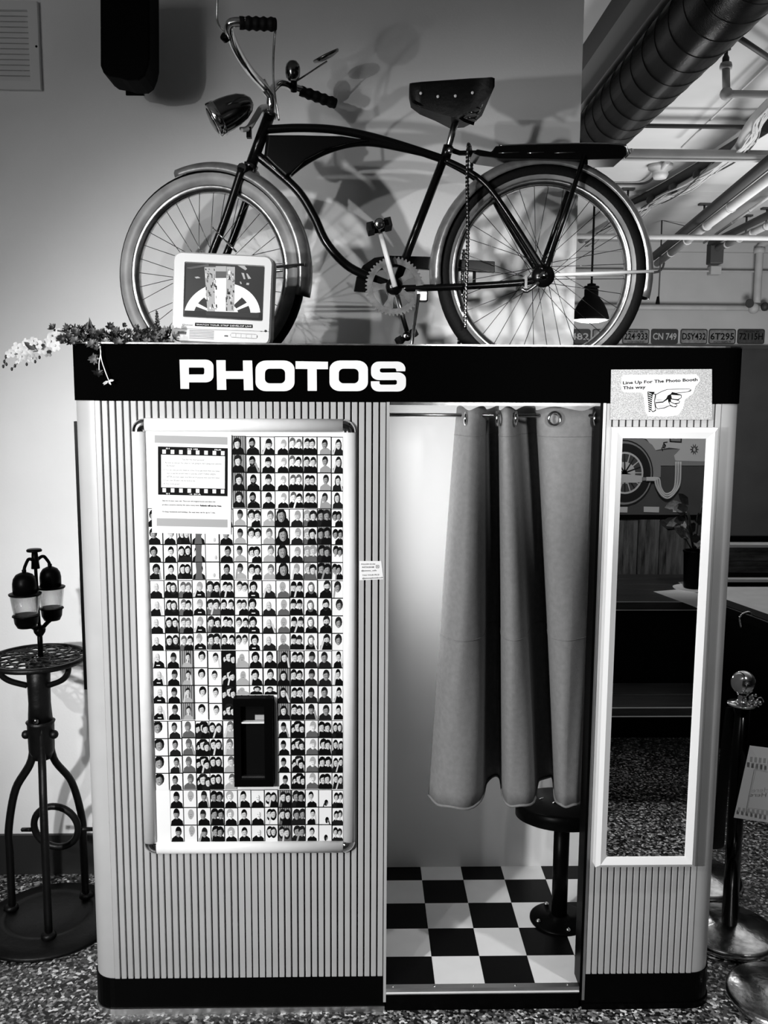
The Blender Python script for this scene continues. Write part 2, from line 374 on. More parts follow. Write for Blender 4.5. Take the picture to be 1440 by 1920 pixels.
# front panels + ribs
xl0, xl1, xr0, xr1 = -HW+RC, jl-.008, jr+.012, HW-RC
sl = P(443, 1400, Y=0).x+.005; sr = P(512, 1400, Y=0).x-.005; sz0 = P(478, 1462, Y=0).z; sz1 = P(478, 1308, Y=0).z
m = MB()
m.box(xl0, sl, .009, .03, BZ, HZ0); m.box(sr, xl1, .009, .03, BZ, HZ0); m.box(sl, sr, .009, .03, BZ, sz0); m.box(sl, sr, .009, .03, sz1, HZ0); m.box(sl, sr, .035, .045, sz0, sz1)
m.build('front_panel', 'groove_black', booth)
MB().box(xr0, xr1, .009, .03, BZ, HZ0).build('front_panel', 'groove_black', booth)
def ribs(x0, x1, n, skip=None):
    p = (x1-x0)/n; r0 = None
    for i in range(n):
        x = x0+(i+.5)*p
        if r0 is None:
            hw = p/2-.0020
            mb = MB(); zs = (BZ+.001, HZ0-.001)
            prof = [(-hw, .0095), (-hw, -.0022), (-hw+.0014, -.0038), (hw-.0014, -.0038), (hw, -.0022), (hw, .0095)]
            mb.add([(a, b_, z) for z in zs for a, b_ in prof], [(k, (k+1) % 6, 6+(k+1) % 6, 6+k) for k in range(6)]+[(5, 4, 3, 2, 1, 0), (6, 7, 8, 9, 10, 11)])
            mb.v = [v+Vector((x, 0, 0)) for v in mb.v]
            r0 = mb.build('rib', 'booth_enamel', booth, org=(x, 0, 0))
        else:
            # ribs that run into the delivery slot are split above and below it
            if skip and skip[0] < x+p/2-.002 and x-p/2+.002 < skip[1]:
                hw = p/2-.0020
                for za, zb in ((BZ+.001, sz0-.004), (sz1+.004, HZ0-.001)):
                    mb = MB().box(x-hw, x+hw, -.0038, .0095, za, zb); mb.build('rib', 'booth_enamel', booth, org=(x, 0, 0))
            else: dup(r0, (x, 0, 0), booth)
ribs(xl0, xl1, 41, (sl, sr)); ribs(xr0, xr1, 17)
for s in (-1, 1):                              # rounded smooth corner shells and side walls
    path = corner_path(s)+[Vector((s*HW, DEP, 0))]; inn = [Vector((p.x-s*.012, p.y+.008, 0)) for p in path]
    if s > 0: path = [Vector((s*(HW-RC)-.001, -.001, 0))]+path; inn = [Vector((s*(HW-RC)-.001, .01, 0))]+inn
    n = len(path); vs = [p+Vector((0, 0, z)) for z in (BZ, HZ0) for p in path+inn]; fs = []
    for i in range(n-1): fs += [(i, i+1, 2*n+i+1, 2*n+i), (n+i, 3*n+i, 3*n+i+1, n+i+1), (i, n+i, n+i+1, i+1), (2*n+i, 2*n+i+1, 3*n+i+1, 3*n+i)]
    fs += [(0, 2*n, 3*n, n), (n-1, 2*n-1, 4*n-1, 3*n-1)]
    mb = MB(); mb.add(vs, fs, 0, True); o = mb.build('corner_shell', 'booth_enamel', booth)
    e = o.modifiers.new('e', 'EDGE_SPLIT'); e.split_angle = .6
# plinth
def plinth(x0, x1, side, z0, z1, off, name, ma):
    cp = corner_path(side, off); pts = [Vector((x1 if side < 0 else x0, -off, 0))]+cp+[Vector((side*(HW+off), DEP, 0)), Vector((side*(HW-.03), DEP, 0)), Vector((side*(HW-.03), .03+RC*.4, 0)), Vector((x1 if side < 0 else x0, .03, 0))]
    MB().prism([p+Vector((0, 0, z0)) for p in pts], (0, 0, z1-z0)).build(name, ma, booth)
for s, a, b_ in ((-1, -HW, jl-.004), (1, jr+.006, HW)):
    plinth(a, b_, s, .018, BZ, .004, 'base_plinth', 'black_gloss')
    plinth(a, b_, s, .0, .018, .008, 'base_trim', 'brushed' if s < 0 else 'black_gloss')
# door trim
jw = .006
MB().box(jl-.008, jl, -.006, .05, .03, HZ0).build('door_jamb', 'booth_enamel', booth)
MB().box(jr-.004, jr+.004, -.006, .06, .03, HZ0).build('door_jamb', 'black_gloss', booth)
MB().box(jr+.004, jr+.012, -.006, .05, .03, HZ0).build('door_trim', 'brushed', booth)
MB().box(jl, jr, -.004, .02, HZ0-.008, HZ0).build('door_lintel', 'chrome_worn', booth)
MB().box(jl, jr-.004, -.002, .012, .0, .052).build('door_sill', 'black_gloss', booth)
th = MB().box(jl, jr-.004, -.004, .016, .052, FLZ+.001).build('threshold', 'brushed', booth)
MB().box(jl, jr-.004, -.0055, -.004, .056, .060).build('threshold_lip', 'white_gloss', th)
for px in (737, 815, 888, 966, 1064):
    q = P(px, 1852, Y=.006); MB().lathe([(.0045, 0), (.004, .0016), (.0015, .0025), (0, .0025)], (q.x, .006, FLZ+.001), n=10).build('screw', 'chrome', th)
# interior
IX0, IX1, IY0, IY1 = jl-.11, HW-.03, .016, .70
MB().box(IX0-.02, IX0, .03, IY1, .03, 1.83).build('inner_wall', 'booth_white', booth)
MB().box(IX1, IX1+.015, .03, IY1, .03, 1.83).build('inner_wall', 'booth_white', booth)
MB().box(IX0, IX1, IY1, IY1+.015, .03, 1.83).build('back_wall', 'booth_white', booth)
MB().box(IX0, IX1, IY0+.015, IY1, 1.80, 1.815).build('inner_ceiling', 'booth_white', booth)
MB().box(-HW+.02, HW-.02, DEP-.005, DEP, .02, HZ1-.01).build('rear_panel', 'black_matte', booth)
MB().box(IX1-.09, IX1, .60, IY1, FLZ, 1.80).build('corner_box', 'black_gloss', booth)
bf = MB().box(IX0, IX1, IY0, IY1, .03, FLZ-.004).build('booth_floor', 'black_matte', booth)
TS = .151; TX = -.0607
ys = [IY0, .153, .304, .455, .606, IY1]; xs = [TX+k*TS for k in range(-2, 8)]
for r in range(5):
    for k in range(len(xs)-1):
        a, b_ = max(xs[k], IX0), min(xs[k+1], IX1)
        if b_-a < .01: continue
        white = ((k-2+r) % 2) == 1
        x0t, x1t, y0t, y1t = a+.0004, b_-.0004, ys[r]+.0004, ys[r+1]-.0004
        MB().box(x0t, x1t, y0t, y1t, FLZ-.004, FLZ).build('tile', 'tile_white' if white else 'tile_black', bf, org=((x0t+x1t)/2, (y0t+y1t)/2, FLZ-.004))
# curtain rod
rz = P(800, 778, Y=.075).z
MB().tube([(jl-.05, .075, rz), (jr+.05, .075, rz)], .0055, 10).build('curtain_rod', 'dark_chrome', booth)
# dark panel on the left flank
sp0 = P(131, 790, Y=.09); sp1 = P(152, 1292, Y=.09)
MB().box(-HW-.018, -HW, .085, .52, sp1.z, sp0.z).build('side_panel', 'black_gloss', booth)
# delivery chute
ch = MB()
o_ = [Vector((sl-.008, 0, sz0-.008)), Vector((sr+.008, 0, sz0-.008)), Vector((sr+.008, 0, sz1+.008)), Vector((sl-.008, 0, sz1+.008))]
il, ir = P(455, 1400, Y=0).x, P(498, 1400, Y=0).x; iz0 = P(478, 1452, Y=0).z; iz1 = P(478, 1318, Y=0).z
i_ = [Vector((il, 0, iz0)), Vector((ir, 0, iz0)), Vector((ir, 0, iz1)), Vector((il, 0, iz1))]
for q in o_+i_: q.y = -.032
ch.ringprism(o_, i_, (0, .034, 0)); chute = ch.build('delivery_chute', 'black_gloss', booth, bevel=.0015)
MB().box(il, ir, -.012, -.008, iz0, iz1).build('chute_back', 'black_matte', chute)
zb = P(478, 1356, Y=-.03).z
MB().box(il, ir, -.028, -.012, zb-.0018, zb+.0018).build('chute_bar', 'white_gloss', chute)
q0, q1 = P(477, 1344, Y=-.03), P(497, 1353, Y=-.03)
MB().box(q0.x, ir, -.016, -.0125, q1.z, q0.z).build('chute_glass', 'paper_grey', chute)
MB().box(il, ir, -.030, -.02, iz0+.002, iz0+.008).build('chute_lip', 'chrome_worn', chute)

# ================================================================== POSTER FRAME + PHOTO STRIPS
FY = -.005
fx0 = P(262, 1200, Y=-.02).x-.008; fx1 = P(667, 1200, Y=-.02).x; fz1 = P(460, 785, Y=-.02).z; fz0 = P(470, 1603, Y=-.02).z; rw = .036
pf = thing('poster_frame', ((fx0+fx1)/2, FY, fz0), 'tall white snap frame with chrome corner caps on left booth panel', 'frame')
def halfround(a, b_, wdir):
    a, b_, wd = Vector(a), Vector(b_), Vector(wdir); mb = MB(); pr = []
    for i in range(9):
        t = PI*i/8; pr.append((-math.cos(t)*rw/2, -math.sin(t)*.014-.003))
    pr = [(-rw/2, 0)]+pr+[(rw/2, 0)]; n = len(pr)
    mb.add([e+wd*u+Vector((0, y, 0)) for e in (a, b_) for u, y in pr], [(k, k+1, n+k+1, n+k) for k in range(n-1)], 0, True)
    mb.add([e+wd*u+Vector((0, y, 0)) for e in (a, b_) for u, y in pr], [tuple(range(n)), tuple(range(2*n-1, n-1, -1))], 0); return mb
h = rw/2; cc = rw
for a, b_, wd in (((fx0+cc, FY, fz1-h), (fx1-cc, FY, fz1-h), (0, 0, 1)), ((fx0+cc, FY, fz0+h), (fx1-cc, FY, fz0+h), (0, 0, 1)), ((fx0+h, FY, fz0+cc), (fx0+h, FY, fz1-cc), (1, 0, 0)), ((fx1-h, FY, fz0+cc), (fx1-h, FY, fz1-cc), (1, 0, 0))):
    halfround(a, b_, wd).build('frame_rail', 'alu', pf)
for sx, sz in ((0, 0), (1, 0), (0, 1), (1, 1)):
    ccx = fx1-cc if sx else fx0+cc; ccz = fz1-cc if sz else fz0+cc; mb = MB(); vs = []; fs = []
    K = 8; pr = [(0, 0)]+[(rw/2-math.cos(PI*i/8)*rw/2, -math.sin(PI*i/8)*.016-.003) for i in range(9)]+[(rw, 0)]; n = len(pr)
    for k in range(K+1):
        a = PI/2*k/K; dx = (1 if sx else -1)*math.cos(a); dz = (1 if sz else -1)*math.sin(a)
        vs += [Vector((ccx+dx*u, FY+y, ccz+dz*u)) for u, y in pr]
    for k in range(K):
        for j in range(n-1): fs.append((k*n+j, k*n+j+1, (k+1)*n+j+1, (k+1)*n+j))
    mb.add(vs, fs, 0, True); mb.build('corner_cap', 'chrome', pf)
bx0, bx1, bzz0, bzz1 = fx0+rw-.004, fx1-rw+.004, fz0+rw-.004, fz1-rw+.004
mb = MB(); o_ = [Vector((bx0, FY-.002, bzz0)), Vector((bx1, FY-.002, bzz0)), Vector((bx1, FY-.002, bzz1)), Vector((bx0, FY-.002, bzz1))]
i_ = [Vector((sl-.010, FY-.002, sz0-.010)), Vector((sr+.010, FY-.002, sz0-.010)), Vector((sr+.010, FY-.002, sz1+.010)), Vector((sl-.010, FY-.002, sz1+.010))]
mb.ringprism(o_, i_, (0, .0025, 0)); mb.build('backing_board', 'paper', pf)

SY = FY-.003
PM = ['print_pk', 'print_pd', 'print_pm', 'print_pl', 'print_pw', 'print_ps', 'print_pt']
K_, D_, MD, L_, W_, SK, G_ = range(7)
def ell(cx, cy, rx, ry, n=12, a0=0, a1=360):
    return [(cx+rx*math.cos(math.radians(a0+(a1-a0)*i/n)), cy+ry*math.sin(math.radians(a0+(a1-a0)*i/n))) for i in range(n+(0 if a1-a0 == 360 else 1))]
def frame_art(put, spec, fr, rnd):
    bg, torso, skin, hair, kind, hat, sc, ox = spec
    if bg == 'C':
        put([(0, 0), (1, 0), (1, 1), (0, 1)], MD, 0)
        for i in range(6): put([(.04+i*.16, 0), (.10+i*.16, 0), (.11+i*.16, 1), (.05+i*.16, 1)], L_, 1)
    elif bg == 'K': put([(0, 0), (1, 0), (1, 1), (0, 1)], K_, 0)
    else: put([(0, 0), (1, 0), (1, 1), (0, 1)], W_ if bg == 'W' else L_, 0)
    ppl = [(0.5+ox, 1.0)] if kind == 1 else [(.30+ox*.3, .95), (.72+ox*.3, .9)]
    if kind == 3: ppl = [(.22, .85), (.55, 1.0), (.83, .8)]
    for j, (cx, s) in enumerate(ppl):
        s *= sc*1.18; jx = rnd.uniform(-.09, .09); jy = rnd.uniform(-.04, .05); hx = cx+jx; hy = .60+jy if sc > .7 else .22+jy*.5
        if kind == 3: hy += (j % 2)*.14-.1
        tt = torso if j == 0 else (K_ if torso != K_ and rnd.random() < .5 else torso); hh = hair if j == 0 else rnd.choice([K_, D_, hair])
        hy0 = hy-.2*s
        lv = 2+j*6
        if hat != 'none' or True:
            put([(cx-.42*s, 0), (cx-.38*s, .20*s), (cx-.24*s, .29*s), (cx-.09*s, .36*s), (cx+.09*s, .36*s), (cx+.24*s, .29*s), (cx+.38*s, .20*s), (cx+.42*s, 0)], tt, lv)
            put([(cx-.07*s, .30*s), (cx+.07*s, .30*s), (hx+.07*s, hy0+.06), (hx-.07*s, hy0+.06)], skin, lv+1)
        if hat == 'long': put(ell(hx, hy-.05*s, .25*s, .33*s), hh, lv+2)
        elif hat == 'curly': put(ell(hx, hy+.05*s, .27*s, .27*s), hh, lv+2)
        elif hat != 'bald': put(ell(hx+.01, hy+.05*s, .215*s, .25*s), hh, lv+2)
        put(ell(hx-.01, hy-.02*s, .175*s, .225*s), skin, lv+3); put(ell(hx-.01, hy-.01*s, .172*s, .22*s, 6, -80, 80)+[(hx+.09*s, hy)], (G_ if skin == SK else MD) if skin in (SK, G_) else L_, lv+3.5)
        if hat == 'cap': put(ell(hx, hy+.06*s, .20*s, .20*s, 8, 0, 180)+[(hx-.30*s, hy+.05*s)], hh, lv+4)
        elif hat == 'beanie': put(ell(hx, hy+.06*s, .2*s, .24*s, 8, 0, 180), hh, lv+4)
        elif hat == 'bald': pass
        else: put([(hx-.18*s, hy+.07*s), (hx-.12*s, hy+.13*s)]+ell(hx, hy+.07*s, .18*s, .17*s, 6, 0, 180)[::-1][:6]+[(hx+.18*s, hy+.06*s), (hx+.06*s, hy+.14*s)], hh, lv+4)
        if hat == 'beard': put(ell(hx-.01, hy-.08*s, .16*s, .16*s, 8, 180, 360), D_, lv+4)
        for ex in (-.06, .05): put([(hx+(ex-.022)*s, hy-.005), (hx+(ex+.022)*s, hy-.005), (hx+(ex+.022)*s, hy+.022*s), (hx+(ex-.022)*s, hy+.022*s)], D_, lv+5)
        put([(hx-.045*s, hy-.09*s), (hx+.04*s, hy-.09*s), (hx+.03*s, hy-.115*s), (hx-.035*s, hy-.115*s)], D_ if hat != 'beard' else L_, lv+5)
        put([(hx-.012*s, hy-.05*s), (hx+.006*s, hy-.05*s), (hx, hy)], G_, lv+5)
        if rnd.random() < .3: sd = rnd.choice([-1, 1]); put([(cx+sd*.42*s, 0), (cx+sd*.30*s, 0), (hx+sd*.16*s, hy-.12*s), (hx+sd*.20*s, hy+.02*s), (hx+sd*.27*s, hy-.05*s)], skin, lv+5.5)
        if torso == K_ and kind == 1 and 'print' in fr: put([(cx-.12*s, .10), (cx+.12*s, .10), (cx+.12*s, .15), (cx-.12*s, .15)], W_, lv+1)
    if 'jeans' in fr: put([(.2, 0), (.3, .5), (.25, 1), (.75, 1), (.7, .5), (.8, 0)], MD, 14)
fcol = [P(286, 1200, Y=SY).x]+[P(240+c*.3194, 1000, Y=SY).x for c in (207, 290, 372, 455, 538, 622, 702, 785, 868, 950, 1030, 1112, 1195)]+[P(643.5, 1200, Y=SY).x]
fcx = [lerp(fcol[0], fcol[14], (26.0*i-6)/(358-0) if i else 0) for i in range(15)]
fcx = [bx0+.006]+[fcol[14]-.03875*(14-i)+.006 for i in range(1, 14)]+[fcol[14]]
bandpx = [817.5, 953, 1087, 1219, 1350, 1480, 1611]
bz_ = [P(500, y, Y=SY).z for y in bandpx]
T = [  # desc | bg torso skin hair kind hat scale offset extra
 [None]*6+['curly-haired person with toy skeleton|C K s D 1 curly 1 -.1', 'dark bearded man in black|W K t K 1 beard 1 0', 'person in cap and black shirt|W K s D 1 cap 1 .05', 'pale person in light cap|W K w l 1 cap .85 .1', 'blurred pale faces|W K w m 2 none 1 0', 'couple in dark clothes|W K s D 2 none 1 0', 'man in grey tee|W t t D 1 none .9 .1', 'smiling person in dark hoodie|W D s D 1 long 1 .05'],
 ['dark-haired person in dark jumper|W K t K 1 curly .95 -.1', 'person in black with dark bob|W K s K 1 none .9 0', 'couple leaning heads together|W D s K 2 long 1 0', 'torso in jeans|W K s K 1 none 1 0 jeans', 'small head low in empty frame|W w s l 1 bald .5 .2', 'dark bob haircut and black top|W K t K 1 none 1 0', 'beanie and plaid shirt|W l t D 1 beanie .9 0', 'laughing dark-haired couple|W w s K 2 curly 1 0', 'woman in pale shirt|W l s m 1 none 1 .1', 'huge dark close-up face|W K t K 1 long 1.35 0', 'dark tee with chest logo|W D s t 1 beanie .95 .05', 'blurred kissing couple|W m s t 2 curly 1.05 0', 'couple before striped curtain|C D t K 2 curly 1.05 0', 'cropped dark-haired couple|W w t K 2 curly .95 0'],
 ['bald man in glasses|W K s s 1 bald 1 -.1', 'two long-haired women|W K s K 2 long 1.05 0', 'young couple making faces|W m s m 2 none 1 0', 'capped person in lettered black tee|W K s t 1 cap .95 0 print', 'embracing couple with glasses|W m s D 2 curly 1.05 0', 'pair in striped black jumper|W K s K 2 none 1 0', 'pair in white shirts|W w s D 2 none 1 0', 'wavy-haired person in black|W K s K 1 curly 1 -.15 print', 'bald man in dark grey|W D s s 1 bald 1.05 0', 'pale beanie and grey jumper|W m l l 1 beanie .95 .05', 'laughing pair in berets|W K s K 2 cap 1 0', 'pale woman in dark cardigan|W K w m 1 long .95 .05', 'bearded man in black|W K s D 1 beard 1.1 .15', 'person in white printed tee|W w t D 1 curly 1.05 .1'],
 ['bald man in printed black tee|W K s s 1 bald 1 -.1 print', 'capped man in black|W K t D 1 cap .95 0', 'child before striped curtain|C l s D 1 none .75 0', 'curly hair and white shirt|W w s K 1 curly .9 .05', 'short hair and white shirt|W w s D 1 none .9 0', 'crowd of dark faces|K K s K 3 curly 1.1 0', 'pale older man in light jacket|W l l l 1 bald 1.05 0', 'dark hair and tilted head|W K s K 1 curly 1 0', 'short hair and black tee|W K s D 1 none 1.05 .05', 'dark bob before striped curtain|C K s K 1 long 1 0', 'couple in black|W K s K 2 none 1.05 0', 'capped person in charcoal|W D t D 1 cap 1 0', 'glasses and charcoal tee|W D t D 1 none 1.05 0', 'young man in black|W K s K 1 none .95 .1'],
 ['cropped laughing face|W w t K 1 curly 1.25 -.2', 'smiling man in dark shirt|W D t D 1 none .9 0', 'capped person in grey|W m t m 1 cap 1 0', 'group of crowded faces|W D s K 3 curly 1.15 0', 'two dark-haired sisters|W K s K 2 long 1.05 0', 'man in pale tee|W l s m 1 none 1.05 .05', None, None, None, 'boy in cap and black|W K t K 1 cap .85 0', 'crowd of laughing faces|W K s K 3 curly 1.1 0', 'blond person in grey|W m w l 1 cap 1 .05', 'pair in dark tops|W K s K 2 curly 1 0', 'two women in corner|W D s K 2 long .95 .1'],
 [None, 'dark beanie all in black|W K t K 1 beanie 1 0', 'pale hoodie with print|W w l l 1 beanie .95 .05', 'beanie and dark jacket|W K t D 1 beanie .95 0', 'two friends in dark clothes|W K t K 2 curly 1.05 0', 'blond person in black tee|W K w l 1 curly .95 0', 'swept dark hair and dark top|W K s K 1 none .95 0', 'pale blond person in black|W K w w 1 none 1 0', 'pair in white tops|W w s K 2 long 1 0', 'laughing couple before curtain|C m s D 2 long 1.05 0', 'mixed close-up faces|W D t D 2 curly 1.05 .1', 'small dark-haired person low|W K s K 1 none .8 0', 'dark cap in white frame|W w D K 1 cap .6 .1', 'tiny pair of faces|W D s K 2 curly .8 0']]
ORD = ['first', 'second', 'third', 'fourth', 'fifth', 'sixth', 'seventh', 'eighth', 'ninth', 'tenth', 'eleventh', 'twelfth', 'thirteenth', 'fourteenth']
code = {'K': K_, 'D': D_, 'm': MD, 'l': L_, 'w': W_, 's': SK, 't': G_}
NORM_SKIP = True
for bi, row in enumerate(T):
    for ci, sp in enumerate(row):
        if not sp: continue
        desc, q = sp.split('|'); q = q.split(); ext = q[8] if len(q) > 8 else ''
        spec = (q[0], code[q[1]], code[q[2]], code[q[3]], int(q[4]), q[5], float(q[6]), float(q[7]))
        rnd = random.Random(bi*50+ci); x0, x1 = fcx[ci], fcx[ci+1]; zt = bz_[bi]; fh = (bz_[bi]-bz_[bi+1])/4
        nf = 4 if bi < 5 else 3
        if bi == 3 and 6 <= ci <= 8: nf = 3
        dz = rnd.uniform(-.0015, .001); ddx = rnd.uniform(-.0006, .0006); zt += dz
        if bi == 5 and ci == 13: zt -= fh*.05
        mb = MB(); y0 = SY-rnd.uniform(0, .0006)
        zbot = zt-nf*fh+.0012
        if nf == 3 and bi == 3: zbot = sz1+.0115; 
        mb.box(x0+.0004, x1-.0004, y0, y0+.0004, zbot, zt-.0004, K_)
        for fi in range(nf):
            za = zt-fi*fh-.0018; zb_ = zt-(fi+1)*fh+.0008
            if bi == 3 and nf == 3 and fi == 2: zb_ = max(zb_, zbot+.0005)
            fw = x1-x0-.003; xa = x0+.0016+ddx
            def put(pts, mi, lv, xa=xa, za=za, zb_=zb_, fw=fw):
                pp = []
                for u, v in pts:
                    c = Vector((xa+min(max(u, .0), 1)*fw, y0-.00010-lv*.00006, zb_+min(max(v, 0), .99)*(za-zb_)))
                    if not pp or (c-pp[-1]).length > 1e-6: pp.append(c)
                if len(pp) > 2:
                    a = sum(((pp[i].x*pp[(i+1) % len(pp)].z-pp[(i+1) % len(pp)].x*pp[i].z) for i in range(len(pp))))
                    if a < 0: pp = pp[::-1]
                    if abs(a) > 1e-9: mb.face(pp, mi)
            frame_art(put, spec, ext, rnd)
        o = mb.build('photo_strip', PM, None, org=((x0+x1)/2, y0, zbot))
        tag(o, 'photo strip of %s, %s column from left, %s tier' % (desc, ORD[ci], ORD[bi]), 'photo strip', 'photo strips on the display board')
NORM_SKIP = False

# instruction notice
def sheet(name, c, label, cat, Y, mats, th=.0008):
    """c: four pixel corners TL TR BR BL; returns builder and a mapper from sheet uv"""
    q = [P(x, y, Y=Y) for x, y in c]
    def uv(u, v, lift=.0004): a = q[0].lerp(q[1], u); b2 = q[3].lerp(q[2], u); r = a.lerp(b2, v); return r+Vector((0, -lift, 0))
    mb = MB(); mb.prism([q[3], q[2], q[1], q[0]], (0, th, 0), 0)
    return mb, uv
def quad(mb, uv, u0, v0, u1, v1, mi, lift=.0004): mb.face([uv(u0, v1, lift), uv(u1, v1, lift), uv(u1, v0, lift), uv(u0, v0, lift)], mi)
mb, uv = sheet('n', [(284, 811), (434, 815), (433, 1002), (285, 999)], '', '', SY-.0035, None)
quad(mb, uv, .04, .025, .95, .10, 2); quad(mb, uv, .06, .85, .955, .93, 2)
quad(mb, uv, .08, .135, .955, .615, 1); quad(mb, uv, .12, .215, .92, .54, 0, .0008)
for i in range(8):
    quad(mb, uv, .135+i*.105, .165, .180+i*.105, .205, 0, .0008); quad(mb, uv, .135+i*.105, .548, .180+i*.105, .588, 0, .0008)
def line(mb, uv, txt, u0, u1, v, size, mi=1, lift=.0009, bold=0):
    a, b2 = uv(u0, v, lift), uv(u1, v, lift); xd = (b2-a); L = xd.length; xd = xd/L; c = uv(u0, v-.01, lift); yd = (c-a).normalized()
    mb.text(txt, a, width=L, size=size, xd=xd, yd=yd, mi=mi, bold=bold)
tx = .0062
for t, a, b2, v in (('Tips for the best picture!', .38, .66, .265), ('1. As soon as you put the token in, I am going to start taking your pictures.', .15, .88, .30), ('Be Ready!', .19, .29, .33), ('2. You can only use one token at a time. If you get more than one token,', .15, .86, .372), ('wait to put the second token in until the LIGHT TURNS GREEN', .19, .80, .405), ('AFTER you have taken your first set of pictures with your first token.', .19, .86, .44), ('3. I am over 50 years old, be kind to me.', .15, .55, .475), ('4. You look great!', .15, .35, .51),
    ('Use me at your own risk. This is an old original booth and does not', .13, .80, .68), ('produce pictures exactly the same every time.', .13, .60, .72), ('On busy weekends and holidays, the wait time can be up to 5 min.', .13, .80, .79)): line(mb, uv, t, a, b2, v, tx, 1)
line(mb, uv, 'Refunds will not be given.', .61, .88, .722, tx*1.05, 1, .0009, .03)
for t, a, b2, v in (('01', .18, .225, .160), ('ISO 100', .45, .58, .160), ('FILM', .79, .87, .160), ('01', .18, .225, .609), ('\u2192 01A', .47, .62, .609)): line(mb, uv, t, a, b2, v, .0055, 0, .0009, .02)
o = mb.build('instruction_notice', ['paper', 'ink', 'paper_grey']); tag(o, 'white instruction sheet with film strip border and grey bars, top left of the display board', 'notice')
# small handwritten note
mb, uv = sheet('n', [(674, 1052), (715, 1052), (719, 1086), (674, 1088)], '', '', -.0052, None)
for t, a, b2, v in (('FOLLOW US ON', .08, .70, .2), ('INSTAGRAM', .12, .64, .36), ('@simms_cafe', .08, .74, .54), ('TAG YOUR PICS!', .12, .84, .78), ('@simmsphotobooth', .12, .98, .94)): line(mb, uv, t, a, b2, v, .0058, 1, .0005, .01)
a = uv(.80, .30); mb.ringprism(rrect(a.x, a.z, .009, .009, .002, 3, a.y), rrect(a.x, a.z, .0068, .0068, .0015, 3, a.y), (0, .0002, 0), 1)
mb.ringprism(rrect(a.x, a.z, .004, .004, .0018, 3, a.y), rrect(a.x, a.z, .002, .002, .0008, 3, a.y), (0, .0002, 0), 1)
o = mb.build('handwritten_note', ['paper', 'ink']); tag(o, 'small white handwritten note taped to ribs beside the doorway', 'note')
# pointing hand sign
mb, uv = sheet('n', [(1146, 693), (1335, 692), (1335, 787), (1144, 787)], '', '', -.010, None)
def su(x, y, lift=.0005):                     # zoomed crop pixel (6.545x) to sheet
    return P(1130+x/6.5455, 680+y/6.5455, Y=-.010-lift)
blob = [(230, 180), (260, 150), (700, 148), (1150, 142), (1190, 190), (1190, 230), (1140, 290), (1110, 380), (1010, 450), (985, 560), (930, 640), (820, 658), (560, 655), (525, 600), (500, 400), (480, 366), (270, 366), (232, 340)]
def spoly(pts, mi, lift): 
    pp = [su(x, y, lift) for x, y in pts]
    mb.face(pp, mi)
spoly(blob, 1, .0005)
spoly([(548, 355), (640, 358), (620, 400), (590, 600), (565, 605)], 2, .0008)
for k in range(9): spoly([(556, 372+k*26), (562, 366+k*26), (602, 384+k*26), (600, 392+k*26)], 1, .0010)
spoly([(610, 375), (655, 385), (640, 470), (655, 590), (620, 608), (592, 596), (598, 450)], 2, .0008); spoly([(616, 388), (642, 392), (630, 470), (645, 580), (620, 596), (602, 586), (606, 450)], 1, .0010)
spoly([(650, 388), (720, 350), (790, 325), (1060, 318), (1090, 332), (1082, 350), (1040, 362), (910, 378), (968, 395), (970, 430), (930, 460), (950, 475), (940, 500), (905, 510), (918, 525), (900, 548), (860, 545), (825, 530), (760, 560), (670, 570), (645, 540)], 2, .0008)
spoly([(655, 396), (725, 358), (795, 332), (1060, 325), (1080, 335), (1040, 355), (900, 370), (850, 360), (835, 385), (800, 400), (780, 440), (740, 475), (650, 485)], 1, .0010)
spoly([(652, 498), (740, 490), (800, 450), (805, 480), (825, 522), (755, 550), (675, 562), (654, 535)], 1, .0010)
spoly([(840, 395), (905, 400), (960, 403), (962, 428), (920, 448), (850, 440)], 1, .0010); spoly([(838, 450), (900, 460), (940, 472), (935, 492), (880, 498), (840, 480)], 1, .0010); spoly([(820, 480), (870, 505), (905, 515), (905, 532), (870, 538), (828, 515)], 1, .0010)
for k in range(14): x = 660+k*9; spoly([(x, 440+k*2), (x+3, 440+k*2), (x+16, 470-k), (x+13, 472-k)], 3, .0012)
for k in range(10): x = 680+k*12; spoly([(x, 520), (x+3, 520), (x+14, 545-k), (x+11, 547-k)], 3, .0012)
a, b2 = su(247, 266, .0012), su(1165, 224, .0012); xd = (b2-a).normalized(); yd = Vector((0, -1, 0)).cross(xd); yd = yd if yd.z > 0 else -yd
mb.text('Line Up For The Photo Booth', a, width=(b2-a).length, size=.0118, xd=xd, yd=yd, mi=2, bold=.03)
a2, b3 = su(247, 328, .0012), su(528, 318, .0012); mb.text('This way', a2, width=(b3-a2).length, size=.0118, xd=xd, yd=yd, mi=2, bold=.03)
o = mb.build('direction_sign', ['paper_glitter', 'white_matte', 'ink', 'ink_soft']); tag(o, 'glittery grey card sign with a printed pointing hand, above the mirror', 'sign')

